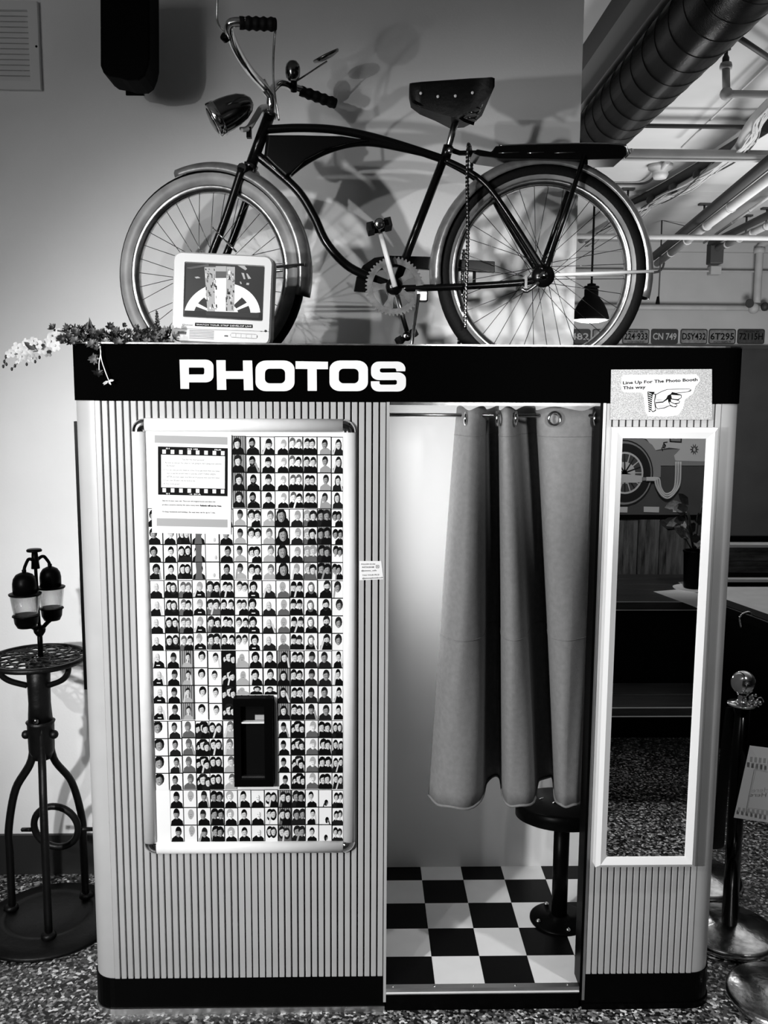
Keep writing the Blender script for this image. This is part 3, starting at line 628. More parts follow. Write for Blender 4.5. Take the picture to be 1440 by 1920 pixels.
# ================================================================== MIRROR
mx0, mx1 = P(1130, 1200, Y=-.02).x, P(1322, 1200, Y=-.02).x; mz1 = P(1235, 801, Y=-.02).z; mz0 = P(1210, 1621, Y=-.02).z; mw = .030
mr = thing('hanging_mirror', ((mx0+mx1)/2, -.004, mz0), 'narrow tall mirror with a wide white frame on the right booth panel', 'mirror')
OC = [(mx0, mz0), (mx1, mz0), (mx1, mz1), (mx0, mz1)]; MCn = [(mx0+.012, mz0+.012), (mx1-.012, mz0+.012), (mx1-.012, mz1-.012), (mx0+.012, mz1-.012)]; IC = [(mx0+mw, mz0+mw), (mx1-mw, mz0+mw), (mx1-mw, mz1-mw), (mx0+mw, mz1-mw)]
for i in range(4):
    j = (i+1) % 4; mb = MB()
    vs = [(OC[i][0], -.004, OC[i][1]), (OC[j][0], -.004, OC[j][1]), (OC[i][0], -.034, OC[i][1]), (OC[j][0], -.034, OC[j][1]), (MCn[i][0], -.044, MCn[i][1]), (MCn[j][0], -.044, MCn[j][1]), (IC[i][0], -.034, IC[i][1]), (IC[j][0], -.034, IC[j][1]), (IC[i][0], -.004, IC[i][1]), (IC[j][0], -.004, IC[j][1])]
    mb.add(vs, [(0, 1, 3, 2), (2, 3, 5, 4), (4, 5, 7, 6), (6, 7, 9, 8), (0, 8, 9, 1), (0, 2, 4, 6, 8), (1, 9, 7, 5, 3)]); mb.build('frame_rail', 'white_matte', mr)
MB().box(mx0+mw-.002, mx1-mw+.002, MY+.004, -.004, mz0+mw-.002, mz1-mw+.002).build('mirror_glass', 'mirror_glass', mr)

# ================================================================== CURTAIN
ctrl = [(856, 803, .12), (868, 822, .065), (884, 860, .035), (906, 902, .08), (914, 912, .22), (932, 936, .24), (934, 944, .09), (945, 968, .045), (962, 1000, .08), (974, 1010, .22), (1000, 1034, .24), (1006, 1042, .09), (1040, 1058, .045), (1085, 1078, .055), (1112, 1090, .085), (1122, 1097, .14)]
czt = rz+.020; czb = P(860, 1515, Y=.045).z
top = crom([P(a, 785, Y=y)*1 for a, b_, y in ctrl], 5); bot = crom([P(b_, 1500, Y=y*1.05) for a, b_, y in ctrl], 5)
n = len(top); R = 26; vs = []; fs = []
for j in range(R+1):
    t = j/R; z = czt+(czb-czt)*t
    for i in range(n):
        k = t**.9; p = top[i].lerp(bot[i], k); wob = .004*math.sin(i*.7+t*9)*t
        vs.append((p.x, p.y+wob, z+(.006*math.sin(i*.55) if j == 0 else 0)+(.003*math.sin(i*.9) if j == R else 0)))
for j in range(R):
    for i in range(n-1): fs.append((j*n+i, j*n+i+1, (j+1)*n+i+1, (j+1)*n+i))
cu = MB(); cu.add(vs, fs, 0, True); cur = cu.build('doorway_curtain', 'curtain_cloth', None, org=(.3, .08, czb))
so = cur.modifiers.new('s', 'SOLIDIFY'); so.thickness = .002
tag(cur, 'grey grommet curtain hanging in folds from the black rod in the doorway', 'curtain')
def along(tz, name, r):
    t = (tz-czt)/(czb-czt); k = t**.9
    pts = [Vector((lerp(top[i].x, bot[i].x, k), lerp(top[i].y, bot[i].y, k)+.004*math.sin(i*.7+t*9)*t-.0012, tz+(.003*math.sin(i*.9) if t > .98 else 0))) for i in range(n)]
    MB().tube(pts, r, 5).build(name, 'curtain_cloth', cur)
along(czb+.003, 'hem', .0042); along(rz-.058, 'stitch_line', .0012); along(P(860, 1200, Y=.05).z, 'seam', .0013)
for px, tilt in ((874, 75), (932, 80), (968, 75), (1040, 12), (1118, 60)):
    q = P(px, 785, Y=.052 if tilt > 20 else .03); a = math.radians(tilt)
    MB().lathe([(.019*math.cos(t)*0+.018+.004*math.cos(t), .004*math.sin(t)) for t in [2*PI*i/8 for i in range(8)]], q, (math.sin(a), -math.cos(a), 0), n=20, closed=True).build('grommet', 'chrome', cur)

# ================================================================== STOOL
sc_ = P(1042, 1512, Y=.40); SZ = sc_.z
q = P(1046, 1728, Z=FLZ); sx_, sy_ = q.x, .36
q = P(1048, 1722, Z=FLZ+.004); sx_, sy_ = q.x, q.y
st = thing('stool', (sx_, sy_, FLZ), 'round black pedestal stool bolted to the checkered booth floor', 'stool')
SZ = P(1042, 1503, Y=sy_).z-.043
seat = MB().lathe([(0, -.010), (.145, -.010), (.157, -.004), (.157, .034), (.150, .042), (0, .043)], (0, 0, 0), n=48)
seat.xf(Matrix.Translation((sx_+.002, sy_, SZ)) @ Matrix.Rotation(math.radians(-7), 4, 'X')); seat.build('seat', 'black_gloss', st)
MB().lathe([(.026, .004), (.026, SZ-.008-FLZ)], (sx_, sy_, FLZ), n=24).build('pedestal', 'black_gloss', st)
fl_ = MB().lathe([(0, 0), (.098, 0), (.098, .006), (.092, .009), (.036, .010), (.030, .02), (.026, .022), (0, .022)], (sx_, sy_, FLZ), n=40).build('base_flange', 'black_gloss', st)
for a in (200, 280, 20, 110): MB().lathe([(.008, 0), (.008, .005), (.004, .009), (0, .009)], (sx_+.08*math.cos(math.radians(a)), sy_+.08*math.sin(math.radians(a)), FLZ+.009), n=8).build('bolt', 'chrome', fl_)
sea = [c for c in st.children if c.name.startswith('seat')][0]
for px, py in ((1015, 1499), (1040, 1506)):
    q = P(px, py, Z=SZ+.046); MB().tube([q-Vector((.008, 0, 0)), q+Vector((.008, .004, .004))], .003, 6).build('wing_screw', 'chrome_worn', sea)

# ================================================================== BICYCLE
BY = .36; RF = 1.876
rc = P(1015, 512, Y=BY); rp = ppm(rc); WR = rc.z-RF
bike = thing('bicycle', (rc.x-.5, BY, RF), 'vintage black cruiser bicycle with chrome trim standing on the photo booth roof', 'bicycle')
def frame_tube(name, pts, Y, r, ma='bike_paint', n=10, k=6, parent=None, flat=1.0, Y2=None):
    m_ = len(pts); pp = [P(x, y, Y=(Y if Y2 is None else lerp(Y, Y2, i/(m_-1)))) for i, (x, y) in enumerate(pts)]
    return MB().tube(crom(pp, k) if m_ > 2 else pp, r, n, flat=flat).build(name, ma, parent or bike)
def wheel(c, R_, yaw, ww=(112, 124, 136, 146, 154)):
    """a wheel in its own frame: axle along local Y; tyre is the parent"""
    TR = .027
    mb = MB().lathe([(R_-TR+TR*math.cos(a), TR*math.sin(a)) for a in [2*PI*i/14 for i in range(14)]], (0, 0, 0), (0, 1, 0), n=72, closed=True)
    wh = mb.build('wheel', 'rubber', bike, local=True); wh.location = Vector(c)-WL[bike.name]; wh.rotation_euler.z = yaw
    for s in (-1, 1):
        pr = [(R_-TR+(TR+.0012)*math.cos(math.radians(a)), s*(TR+.0012)*math.sin(math.radians(a))) for a in ww]
        MB().lathe(pr, (0, 0, 0), (0, 1, 0), n=72, caps=False).build('whitewall', 'whitewall', wh, local=True)
    ri = R_-2*TR
    pr = [(ri+.012, -.018), (ri+.012, -.014), (ri+.002, -.0145), (ri-.005, -.010), (ri-.010, 0), (ri-.005, .010), (ri+.002, .0145), (ri+.012, .014), (ri+.012, .018), (ri-.002, .020), (ri-.012, .012), (ri-.016, 0), (ri-.012, -.012), (ri-.002, -.020)]
    MB().lathe(pr, (0, 0, 0), (0, 1, 0), n=72, closed=True).build('rim', 'chrome_worn', wh, local=True)
    hb = MB().lathe([(0, -.052), (.006, -.052), (.006, -.040), (.024, -.034), (.024, -.030), (.013, -.026), (.013, .026), (.024, .030), (.024, .034), (.006, .040), (.006, .052), (0, .052)], (0, 0, 0), (0, 1, 0), n=20)
    hb.build('hub', 'dark_chrome', wh, local=True)
    proto = {}
    N = 36
    for k in range(N):
        side = 1 if k % 2 else -1; lean = 1 if (k//2) % 2 else -1
        key = (side, lean)
        if key not in proto:
            a0 = lean*1.25; p0 = Vector((.023*math.cos(a0), side*.032, .023*math.sin(a0))); p1 = Vector((ri-.012, side*.004, 0))
            o = MB().tube([p0, p1], .0011, 5).build('spoke', 'spoke_steel', wh, local=True); proto[key] = o
        else: o = proto[key].copy(); COL.objects.link(o); o.parent = wh
        o.rotation_euler.y = 2*PI*k/N+.06
    return wh
wheel(rc, WR, 0)
FYW = .31                                     # steering turn
fc = P(394, 516, Y=BY+.03); FWR = fc.z-RF
fw_ = wheel(fc, FWR, -FYW, (62, 80, 98, 118, 138, 152))
fdir = Vector((math.cos(FYW), -math.sin(FYW), 0)); fnor = Vector((math.sin(FYW), math.cos(FYW), 0))
# fenders: curved gutters around the wheels
def fender(c, R_, xd, nd, a0, a1, name='fender', wid=.036):
    vs = []; fs = []; K = 40; prof = [(-wid, -.020), (-wid*.95, -.006), (-wid*.6, .006), (-wid*.2, .011), (wid*.2, .011), (wid*.6, .006), (wid*.95, -.006), (wid, -.020)]; n = len(prof)
    for k in range(K+1):
        a = math.radians(lerp(a0, a1, k/K)); rd = xd*math.cos(a)+Vector((0, 0, 1))*math.sin(a)
        vs += [Vector(c)+rd*(R_+h)+nd*u for u, h in prof]
    for k in range(K):
        for j in range(n-1): fs.append((k*n+j, k*n+j+1, (k+1)*n+j+1, (k+1)*n+j))
    mb = MB(); mb.add(vs, fs, 0, True); o = mb.build(name, 'fender_metal', bike); s = o.modifiers.new('s', 'SOLIDIFY'); s.thickness = .0015; return o
fd = fender(rc, WR+.010, Vector((1, 0, 0)), Vector((0, 1, 0)), -13, 187)
fender(fc, FWR+.010, fdir, fnor, -13, 108)
# frame
HTr = .017
ht0, ht1 = P(506, 214, Y=BY), P(470, 312, Y=BY)
MB().tube([ht0, ht1], HTr, 14).build('head_tube', 'bike_paint', bike)
for p in (ht0, ht1): MB().tube([p-(ht1-ht0).normalized()*.006, p+(ht1-ht0).normalized()*.006], .022, 14).build('headset_cup', 'dark_chrome', bike)
frame_tube('top_tube', [(497, 243), (560, 240), (625, 243), (690, 255), (760, 275), (835, 300)], BY, .0125)
frame_tube('tank_tube', [(543, 325), (572, 303), (610, 283), (655, 270), (700, 268), (760, 279), (800, 288)], BY, .0115)
frame_tube('down_tube', [(484, 292), (520, 322), (560, 360), (588, 405), (612, 455), (650, 497), (695, 520), (738, 537)], BY, .0135)
frame_tube('seat_tube', [(836, 288), (740, 537)], BY, .013)
for s, nm in ((-1, 'seat_stay'), (1, 'seat_stay')):
    frame_tube(nm, [(835, 300), (880, 322), (915, 350), (955, 405), (1018, 505)] if s < 0 else [(835, 302), (885, 330), (918, 362), (950, 415), (1008, 510)], BY+s*.018, .0095, Y2=BY+s*.062)
    frame_tube('chain_stay', [(750, 541), (870, 537), (985, 529), (1018, 518)], BY+s*.018, .0105, Y2=BY+s*.062)
# tank
tk = [(499, 252), (560, 252), (640, 254), (694, 262), (655, 268), (610, 280), (572, 300), (545, 326), (534, 331), (512, 312), (494, 294)]
mb = MB(); A = [P(x, y, Y=BY-.024) for x, y in tk]; cen = sum(A, Vector())/len(A)
A1 = [a.lerp(cen, -.0)+Vector((0, .008, 0)) for a in A]; A2 = [a.lerp(cen, .07) for a in A]; B1 = [a+Vector((0, .034, 0)) for a in A1]; B2 = [a+Vector((0, .048, 0)) for a in A2]; n = len(A)
vs = A2+A1+B1+B2; fs = [tuple(range(n)), tuple(range(3*n, 4*n))[::-1]]
for L3 in range(3):
    for i in range(n): fs.append((L3*n+i, L3*n+(i+1) % n, (L3+1)*n+(i+1) % n, (L3+1)*n+i))
mb.add(vs, fs, 0); mb.build('tank', 'bike_paint', bike, bevel=.003)
MB().tube([P(496, 297, Y=BY-.03), P(533, 333, Y=BY-.03)], .0012, 5).build('tank_trim', 'chrome', bike)
# fork
fa = ht1; cr = P(466, 322, Y=BY)
for s in (-1, 1):
    a = cr+fnor*s*.045; b_ = fc+fnor*s*.045
    MB().tube(crom([a, a.lerp(b_, .45)+Vector((.006, 0, 0)), a.lerp(b_, .8)+Vector((.004, 0, 0)), b_], 6), [.012]*13+[.010]*6, 10).build('fork_blade', 'bike_paint', bike)
MB().tube([cr-fnor*.05, cr+fnor*.05], .015, 10).build('fork_crown', 'bike_paint', bike)
MB().tube([ht1, cr], .014, 10).build('steerer', 'dark_chrome', bike)
for s in (-1, 1):
    a = fc+fnor*s*.048; b_ = fc+fdir*(FWR+.012)+Vector((0, 0, .018))+fnor*s*.034
    MB().tube([a, b_], .0042, 8).build('fender_stay', 'chrome_worn', bike)
    a = P(1020, 516, Y=BY+s*.06); b_ = rc+Vector((WR+.012, s*.034, .004)); MB().tube([a, b_], .0052, 8).build('fender_stay', 'alu', bike)
# seat post, clamp, saddle
MB().tube([P(858, 215, Y=BY), P(836, 292, Y=BY)], .0105, 12).build('seat_post', 'chrome_worn', bike)
MB().tube([P(841, 274, Y=BY), P(835, 296, Y=BY)], .016, 12).build('seat_clamp', 'bike_paint', bike)
q = P(844, 282, Y=BY-.024); MB().lathe([(0, -.006), (.009, -.006), (.009, .006), (0, .006)], q, (0, 1, 0), n=12).build('clamp_bolt', 'chrome_worn', bike)
# saddle: plan widens to the rear, skirt hangs down
secs = [(768, 155, 176, .020), (772, 154, 190, .030), (790, 152, 202, .034), (820, 150, 212, .040), (850, 148, 220, .058), (880, 146, 208, .085), (905, 145, 188, .105), (918, 144, 174, .112), (923, 147, 162, .108)]
vs = []; fs = []; NN = 12
for x, yt, yb, hw in secs:
    ct = P(x, yt, Y=BY-hw*.75); cx_, zt, zb2 = P(x, yt, Y=BY-hw*.5).x, ct.z, P(x, yb, Y=BY-hw).z
    for k in range(NN):
        u = k/(NN-1)*2-1; au = abs(u); y = BY+hw*math.copysign(min(1, au*1.25), u); z = zt-(.006*au*au) if au < .8 else lerp(zt-.006, zb2, (au-.8)/.2)
        vs.append((cx_, y, z))
m_ = len(secs)
for i in range(m_-1):
    for k in range(NN-1): fs.append((i*NN+k, i*NN+k+1, (i+1)*NN+k+1, (i+1)*NN+k))
    fs.append((i*NN+NN-1, i*NN, (i+1)*NN, (i+1)*NN+NN-1))
fs += [tuple(range(NN)), tuple((m_-1)*NN+k for k in range(NN))[::-1]]
mb = MB(); mb.add(vs, fs, 0, True); sad = mb.build('saddle', 'leather', bike); e = sad.modifiers.new('e', 'EDGE_SPLIT'); e.split_angle = .9
MB().tube(PL([(775, 190), (800, 202), (835, 213), (858, 218), (872, 226), (889, 232)], BY-.03), .005, 8).build('saddle_rail', 'black_gloss', sad)
for x, y in ((789, 175), (821, 181), (854, 180), (886, 174)):
    hw = .036 if x < 800 else (.044 if x < 830 else (.064 if x < 860 else .092))
    q = P(x, y, Y=BY-hw-.003); MB().ball(q, .0046, 10, 6, (1, .5, 1)).build('rivet', 'alu', sad)
for sx in (-1, 1):
    c0, c1 = P(897, 178, Y=BY+sx*.06), P(883, 226, Y=BY+sx*.06); pts = []
    for i in range(61):
        t = i/60; a = 2*PI*5*t; r = lerp(.024, .015, t); c = c0.lerp(c1, t); pts.append(c+Vector((r*math.cos(a), r*math.sin(a), 0)))
    MB().tube(pts, .0024, 6).build('spring', 'dark_chrome', sad)
# rear carrier
rk = [(922, 284), (930, 273), (1000, 270), (1100, 268), (1165, 270), (1175, 276), (1176, 290), (1168, 297), (1100, 299), (1000, 297), (935, 297), (900, 292), (886, 286), (895, 279)]
mb = MB(); mb.prism([P(x, y, Y=BY-.055) for x, y in rk], (0, .11, 0)); rack = mb.build('carrier', 'bike_paint', bike, bevel=.004)
MB().tube(PL([(935, 273), (1000, 270.5), (1100, 269), (1165, 271), (1175, 277), (1177, 290), (1170, 297)], BY-.058, 4), .0022, 6).build('carrier_edge', 'chrome', rack)
for a, b_ in ((935, 975), (988, 1020), (1040, 1078)): MB().tube([P(a, 287, Y=BY-.057), P(b_, 285.5, Y=BY-.057)], .0011, 5).build('carrier_line', 'chrome', rack)
q = P(1176, 288, Y=BY); MB().tube([q+Vector((.001, -.04, 0)), q+Vector((.001, .04, 0))], .006, 10).build('rear_reflector', 'alu', rack)
MB().tube([P(842, 280, Y=BY), P(862, 287, Y=BY), P(895, 287, Y=BY)], [.009, .008, .009], 8, flat=.8).build('carrier_arm', 'bike_paint', rack)
for s in (-1, 1):
    frame_tube('carrier_strut', [(1096, 292), (1026, 500)] if s < 0 else [(1086, 300), (1015, 500)], BY+s*.056, .0075, Y2=BY+s*.062)
MB().box(P(1088, 290, Y=BY).x, P(1098, 290, Y=BY).x, BY-.03, BY+.03, P(1090, 312, Y=BY).z, P(1090, 296, Y=BY).z).build('fender_bracket', 'bike_paint', bike)
# rear hub brake, axle nut
q = P(1019, 517, Y=BY-.066)
MB().lathe([(0, 0), (.034, 0), (.034, .018), (0, .018)], q, (0, 1, 0), n=24).build('brake_drum', 'bike_paint', bike)
MB().lathe([(0, -.016), (.006, -.016), (.006, -.008), (.012, -.008), (.013, 0), (0, 0)], q, (0, 1, 0), n=16).build('axle_nut', 'chrome', bike)
frame_tube('brake_arm', [(1010, 530), (988, 546), (978, 541)], BY-.068, .006, 'chrome_worn', k=3)
q = P(985, 529, Y=BY-.064); MB().box(q.x-.004, q.x+.004, q.y-.012, q.y+.01, q.z-.018, q.z+.018).build('strap_clamp', 'chrome', bike)
# chain guard behind, chainring, cranks, pedals
cg = [(663, 546), (668, 520), (680, 498), (702, 483), (730, 479), (800, 481), (860, 486), (928, 490), (928, 511), (860, 508), (800, 505), (740, 500), (712, 506), (698, 520), (690, 548)]
MB().prism([P(x, y, Y=BY+.028) for x, y in cg], (0, .022, 0)).build('chain_guard', 'bike_paint', bike, bevel=.002)
q = P(889, 535, Y=BY+.04); MB().box(q.x-.005, q.x+.005, q.y, q.y+.004, q.z-.012, P(889, 505, Y=BY+.04).z).build('guard_bracket', 'black_gloss', bike)
cc_ = P(739, 537, Y=BY-.03); CR = 51*ppm(cc_); mb = MB(); NT = 46; out = []
for i in range(NT*4):
    a = 2*PI*i/(NT*4); r = CR*(1.07 if i % 4 in (1, 2) else 1.0) if i % 4 != 3 else CR*.99
    out.append((r, a))
YC = cc_.y; pt = lambda r, a, y=YC: Vector((cc_.x+r*math.cos(a), y, cc_.z+r*math.sin(a)))
oo = [pt(r, a) for r, a in out]; ii = [pt(CR*.80, a) for r, a in out]
mb.ringprism(oo, ii, (0, .003, 0)); ring = mb.build('chainring', 'ring_steel', bike)
for k in range(5):
    a = math.radians(90+72*k+20); d = .16
    MB().prism([pt(CR*.22, a-.75), pt(CR*.5, a-.20), pt(CR*.82, a-.24), pt(CR*.82, a+.24), pt(CR*.5, a+.20), pt(CR*.22, a+.75)], (0, .003, 0)).build('ring_arm', 'ring_steel', ring)
MB().lathe([(0, -.012), (.010, -.012), (.020, -.006), (.026, 0), (.026, .05), (.022, .056), (0, .056)], (cc_.x, YC, cc_.z), (0, 1, 0), n=24).build('bottom_bracket', 'bike_paint', bike)
MB().tube([P(741, 538, Y=YC-.02), P(713, 436, Y=YC-.026)], [.010, .0085], 10, flat=.7).build('crank_arm', 'alu', bike)
MB().tube([P(742, 545, Y=BY+.05), P(763, 622, Y=BY+.055)], [.010, .0085], 10, flat=.7).build('crank_arm', 'chrome_worn', bike)
def pedal(px, py, Y, tilt, s, mat_end):
    c = P(px, py, Y=Y); mb = MB(); R3 = Matrix.Rotation(tilt, 4, 'Y')
    pd = thing_part('pedal', c)
    for dz in (-1, 1):
        m2 = MB().box(-.010, .010, -.045, .045, -.013, .013); m2.v = [Matrix.Translation(c) @ R3 @ (v+Vector((dz*.026, 0, 0))) for v in m2.v]; m2.build('rubber_block', 'rubber', pd, bevel=.002)
    for yy in (-.047, .047):
        m2 = MB().box(-.024, .024, -.0015, .0015, -.009, .007); m2.v = [Matrix.Translation(c) @ R3 @ (v+Vector((0, yy, 0))) for v in m2.v]; m2.build('cage_plate', 'black_gloss', pd)
    MB().lathe([(0, -.056), (.010, -.056), (.0155, -.052), (.0155, -.046), (.009, -.04), (.009, .05), (0, .05)], c, (0, 1, 0), n=14).build('spindle', mat_end, pd)
def thing_part(name, c):
    o = bpy.data.objects.new(name, None); o.empty_display_size = .02; place(o, bike, c); return o
pedal(711, 425, YC-.085, -.25, 1, 'chrome'); pedal(762, 632, BY+.115, -.5, 1, 'dark_chrome')
# kickstand
MB().tube([P(785, 552, Y=BY-.045), Vector((P(764, 652, Y=BY-.11).x, BY-.11, RF+.006))], .0055, 8).build('kickstand', 'chrome_worn', bike)
q = P(792, 553, Y=BY-.02); MB().box(q.x-.018, q.x+.016, q.y-.02, q.y+.02, q.z-.022, q.z+.012).build('kickstand_mount', 'chrome_worn', bike, bevel=.004)
# front end: stem, bars, grips
stt = P(511, 192, Y=BY)
MB().tube(crom([ht0, P(508, 200, Y=BY), P(507, 182, Y=BY-.005), P(498, 168, Y=BY-.015), P(490, 152, Y=BY-.02)], 5), .0135, 12).build('stem', 'chrome', bike)
near = [(505, 176, BY-.0), (493, 160, BY-.03), (470, 135, BY-.10), (446, 98, BY-.20), (432, 66, BY-.27), (430, 48, BY-.295), (440, 42, BY-.30), (462, 42, BY-.30)]
MB().tube(crom([P(x, y, Y=Y_) for x, y, Y_ in near], 6), .0128, 12).build('handlebar', 'chrome', bike)
far = [(505, 178, BY+.0), (514, 165, BY+.06), (526, 157, BY+.15), (545, 162, BY+.22), (575, 172, BY+.25)]
MB().tube(crom([P(x, y, Y=Y_) for x, y, Y_ in far], 6), .0125, 12).build('handlebar', 'chrome', bike)
def grip(a, b_, down):
    ax = (b_-a).normalized(); mb = MB(); K = 34; L = (b_-a).length; pts = [a.lerp(b_, i/K) for i in range(K+1)]
    rr_ = [(.0168+.0018*math.sin(i/K*PI*10) if 3 < i < K-3 else .0165) for i in range(K+1)]; rr_[-1] = .012
    mb.tube(pts, rr_, 12); return mb.build('grip', 'rubber', bike)
ga, gb = P(449, 43, Y=BY-.30), P(519, 46, Y=BY-.285); grip(ga, gb, 1)
ga2, gb2 = P(563, 170, Y=BY+.245), P(631, 195, Y=BY+.27); grip(ga2, gb2, 1)
# ring tassel strip hanging from the near grip end
MB().tube(crom([P(516, 58, Y=BY-.28), P(513, 100, Y=BY-.2), P(513, 150, Y=BY-.11), P(517, 190, Y=BY-.07), P(523, 226, Y=BY-.06)], 6), .0042, 6, flat=.4).build('streamer', 'chrome_worn', bike)
# mirror stalk clamp on near bar
MB().tube([P(421, 64, Y=BY-.27), P(428, 72, Y=BY-.26)], .016, 10).build('clamp', 'black_gloss', bike)
MB().tube(crom([P(423, 62, Y=BY-.275), P(409, 44, Y=BY-.29), P(407, 20, Y=BY-.30), P(409, -25, Y=BY-.31)], 5), .0028, 8).build('mirror_stalk', 'chrome_worn', bike)
c = P(418, -48, Y=BY-.31); MB().lathe([(0, -.006), (.05, -.004), (.052, 0), (.05, .008), (.03, .016), (0, .02)], c, (.3, .9, .2), n=28).build('rear_view_mirror', 'dark_chrome', bike)
# bell and far mirror
q = P(549, 133, Y=BY+.19); MB().lathe([(0, -.030), (.012, -.029), (.021, -.020), (.0235, -.006), (.0235, .008), (.020, .020), (.012, .029), (0, .032)], q, (.02, -.1, 1), n=24).build('bell', 'dark_chrome', bike)
MB().tube([P(551, 150, Y=BY+.2), P(551, 172, Y=BY+.22)], .010, 8).build('bell_clamp', 'black_gloss', bike)
MB().tube([P(556, 152, Y=BY+.2), P(613, 115, Y=BY+.24)], .0028, 8).build('mirror_stalk', 'chrome_worn', bike)
q = P(611, 104, Y=BY+.245); MB().lathe([(0, -.006), (.044, -.004), (.046, 0), (.043, .006), (.02, .012), (0, .013)], q, (.42, .30, -.86), n=28).build('rear_view_mirror', 'dark_chrome', bike)
# headlight: bullet shell, bezel, bracket
q0_, q1_ = P(406, 226, Y=BY-.13), P(458, 190, Y=BY-.02)
q0_, q1_ = P(409, 222, Y=BY-.095), P(457, 197, Y=BY-.085); ax = (q1_-q0_).normalized(); c = q0_
k = .0465
hl = MB().lathe([(0, .112), (.012, .110), (.026, .098), (.037, .078), (.043, .052), (.0465, .026), (.047, .006), (.0475, .004), (.0475, -.002)], c, ax, n=32); hlo = hl.build('headlight', 'dark_chrome', bike)
MB().lathe([(.0475, .006), (.050, .004), (.050, -.014), (.046, -.018), (.040, -.018)], c, ax, n=32).build('bezel', 'chrome', hlo)
MB().lathe([(.044, -.016), (.03, -.022), (0, -.026)], c, ax, n=32).build('lens', 'dark_chrome', hlo)
MB().tube(crom([P(452, 243, Y=BY-.06), P(466, 240, Y=BY-.04), P(478, 222, Y=BY-.03), P(490, 203, Y=BY-.02), P(502, 200, Y=BY-.01)], 5), .009, 8, flat=.6).build('bracket', 'alu', hlo)
q = P(467, 247, Y=BY-.035); MB().box(q.x-.007, q.x+.007, q.y-.01, q.y+.01, q.z-.018, q.z+.012).build('reflector', 'black_gloss', hlo)

# chain looped over the carrier
def chain(name, pts, label):
    pp = crom(pts, 12); L = [0]
    for i in range(1, len(pp)): L.append(L[-1]+(pp[i]-pp[i-1]).length)
    mb = MB(); d = 0; k = 0; step = .0115
    while d < L[-1]-step:
        i = next(j for j in range(len(L)) if L[j] >= d); j2 = next(j for j in range(len(L)) if L[j] >= d+step)
        a, b_ = pp[max(i-1, 0)].lerp(pp[i], 0 if i == 0 else (d-L[i-1])/max(1e-9, L[i]-L[i-1])), pp[j2-1].lerp(pp[j2], (d+step-L[j2-1])/max(1e-9, L[j2]-L[j2-1]))
        yo = .004 if k % 2 else .0025
        for s in (-1, 1):
            o3 = Vector((0, s*yo, 0)); mb.tube([a+o3, (a+b_)/2+o3, b_+o3], [.0066, .0040, .0066], 6, flat=.3, up=(0, 1, 0))
        mb.tube([a+Vector((0, -.0065, 0)), a+Vector((0, .0065, 0))], .0022, 6); d += step; k += 1
    o = mb.build(name, 'chain_steel', None, org=pts[0]); return tag(o, label, 'chain')
chain('bicycle_chain', [P(884, 330, Y=BY+.07), P(884, 300, Y=BY+.072), P(881, 274, Y=BY+.0), P(878, 276, Y=BY-.075), P(876, 330, Y=BY-.082), P(877, 450, Y=BY-.082), P(873, 560, Y=BY-.082), P(872, 622, Y=BY-.082)], 'greasy bicycle chain draped over the carrier arm and hanging past the rear wheel')
chain('bicycle_chain', [P(870, 468, Y=BY+.06), P(867, 520, Y=BY+.06), P(865, 580, Y=BY+.06), P(861, 630, Y=BY+.06), Vector((P(861, 655, Y=BY+.06).x, BY+.06, RF+.008))], 'short loose chain end hanging behind the rear wheel down to the booth roof')

# ================================================================== TELEVISION
tvx = P(416, 560, Y=.045); pmv = ppm(tvx); TW, TH, TD = 189*pmv, 166*pmv, .25
tv = thing('television', (tvx.x, .045, 1.968), 'small white portable television showing a bright picture, tilted on the booth roof edge', 'television')
Mtv = Matrix.Translation(tvx+Vector((0, 0, -.001))) @ Matrix.Rotation(math.radians(3.0), 4, 'Y') @ Matrix.Rotation(math.radians(-5), 4, 'Z')
def tvb(mb, name, ma, bevel=0, parent=None): mb.xf(Mtv); return mb.build(name, ma, parent or tv, bevel=bevel)
def rr3(x0, x1, z0, z1, r, y, n=5):
    pts = []
    for cx, cz, a0 in ((x1-r, z1-r, 0), (x0+r, z1-r, 90), (x0+r, z0+r, 180), (x1-r, z0+r, 270)):
        for i in range(n): a = math.radians(a0+90*i/(n-1)); pts.append(Vector((cx+r*math.cos(a), y, cz+r*math.sin(a))))
    return pts
hw, hh = TW/2, TH/2
scx0, scx1, scz0, scz1 = -hw+22*pmv, hw-15*pmv, -hh+46*pmv, hh-18*pmv
L1 = rr3(-hw, hw, -hh, hh, .022, .004); L0 = rr3(-hw+.004, hw-.004, -hh+.004, hh-.004, .020, -.002); L2 = rr3(-hw, hw, -hh, hh, .022, .05); L3_ = rr3(-hw+.03, hw-.03, -hh+.01, hh-.035, .02, .13); L4 = rr3(-hw+.07, hw-.07, -hh+.015, hh-.07, .02, TD)
inn = rr3(scx0, scx1, scz0, scz1, .003, -.002); innb = rr3(scx0+.003, scx1-.003, scz0+.003, scz1-.003, .003, .006)
n = len(L0); mb = MB(); loops = [innb, inn, L0, L1, L2, L3_, L4]; vs = sum(loops, [])
fs = []
for a in range(len(loops)-1):
    for i in range(n): fs.append((a*n+i, a*n+(i+1) % n, (a+1)*n+(i+1) % n, (a+1)*n+i))
fs.append(tuple(range(6*n, 7*n)))
mb.add(vs, fs, 0); cab = tvb(mb, 'cabinet', 'tv_plastic')
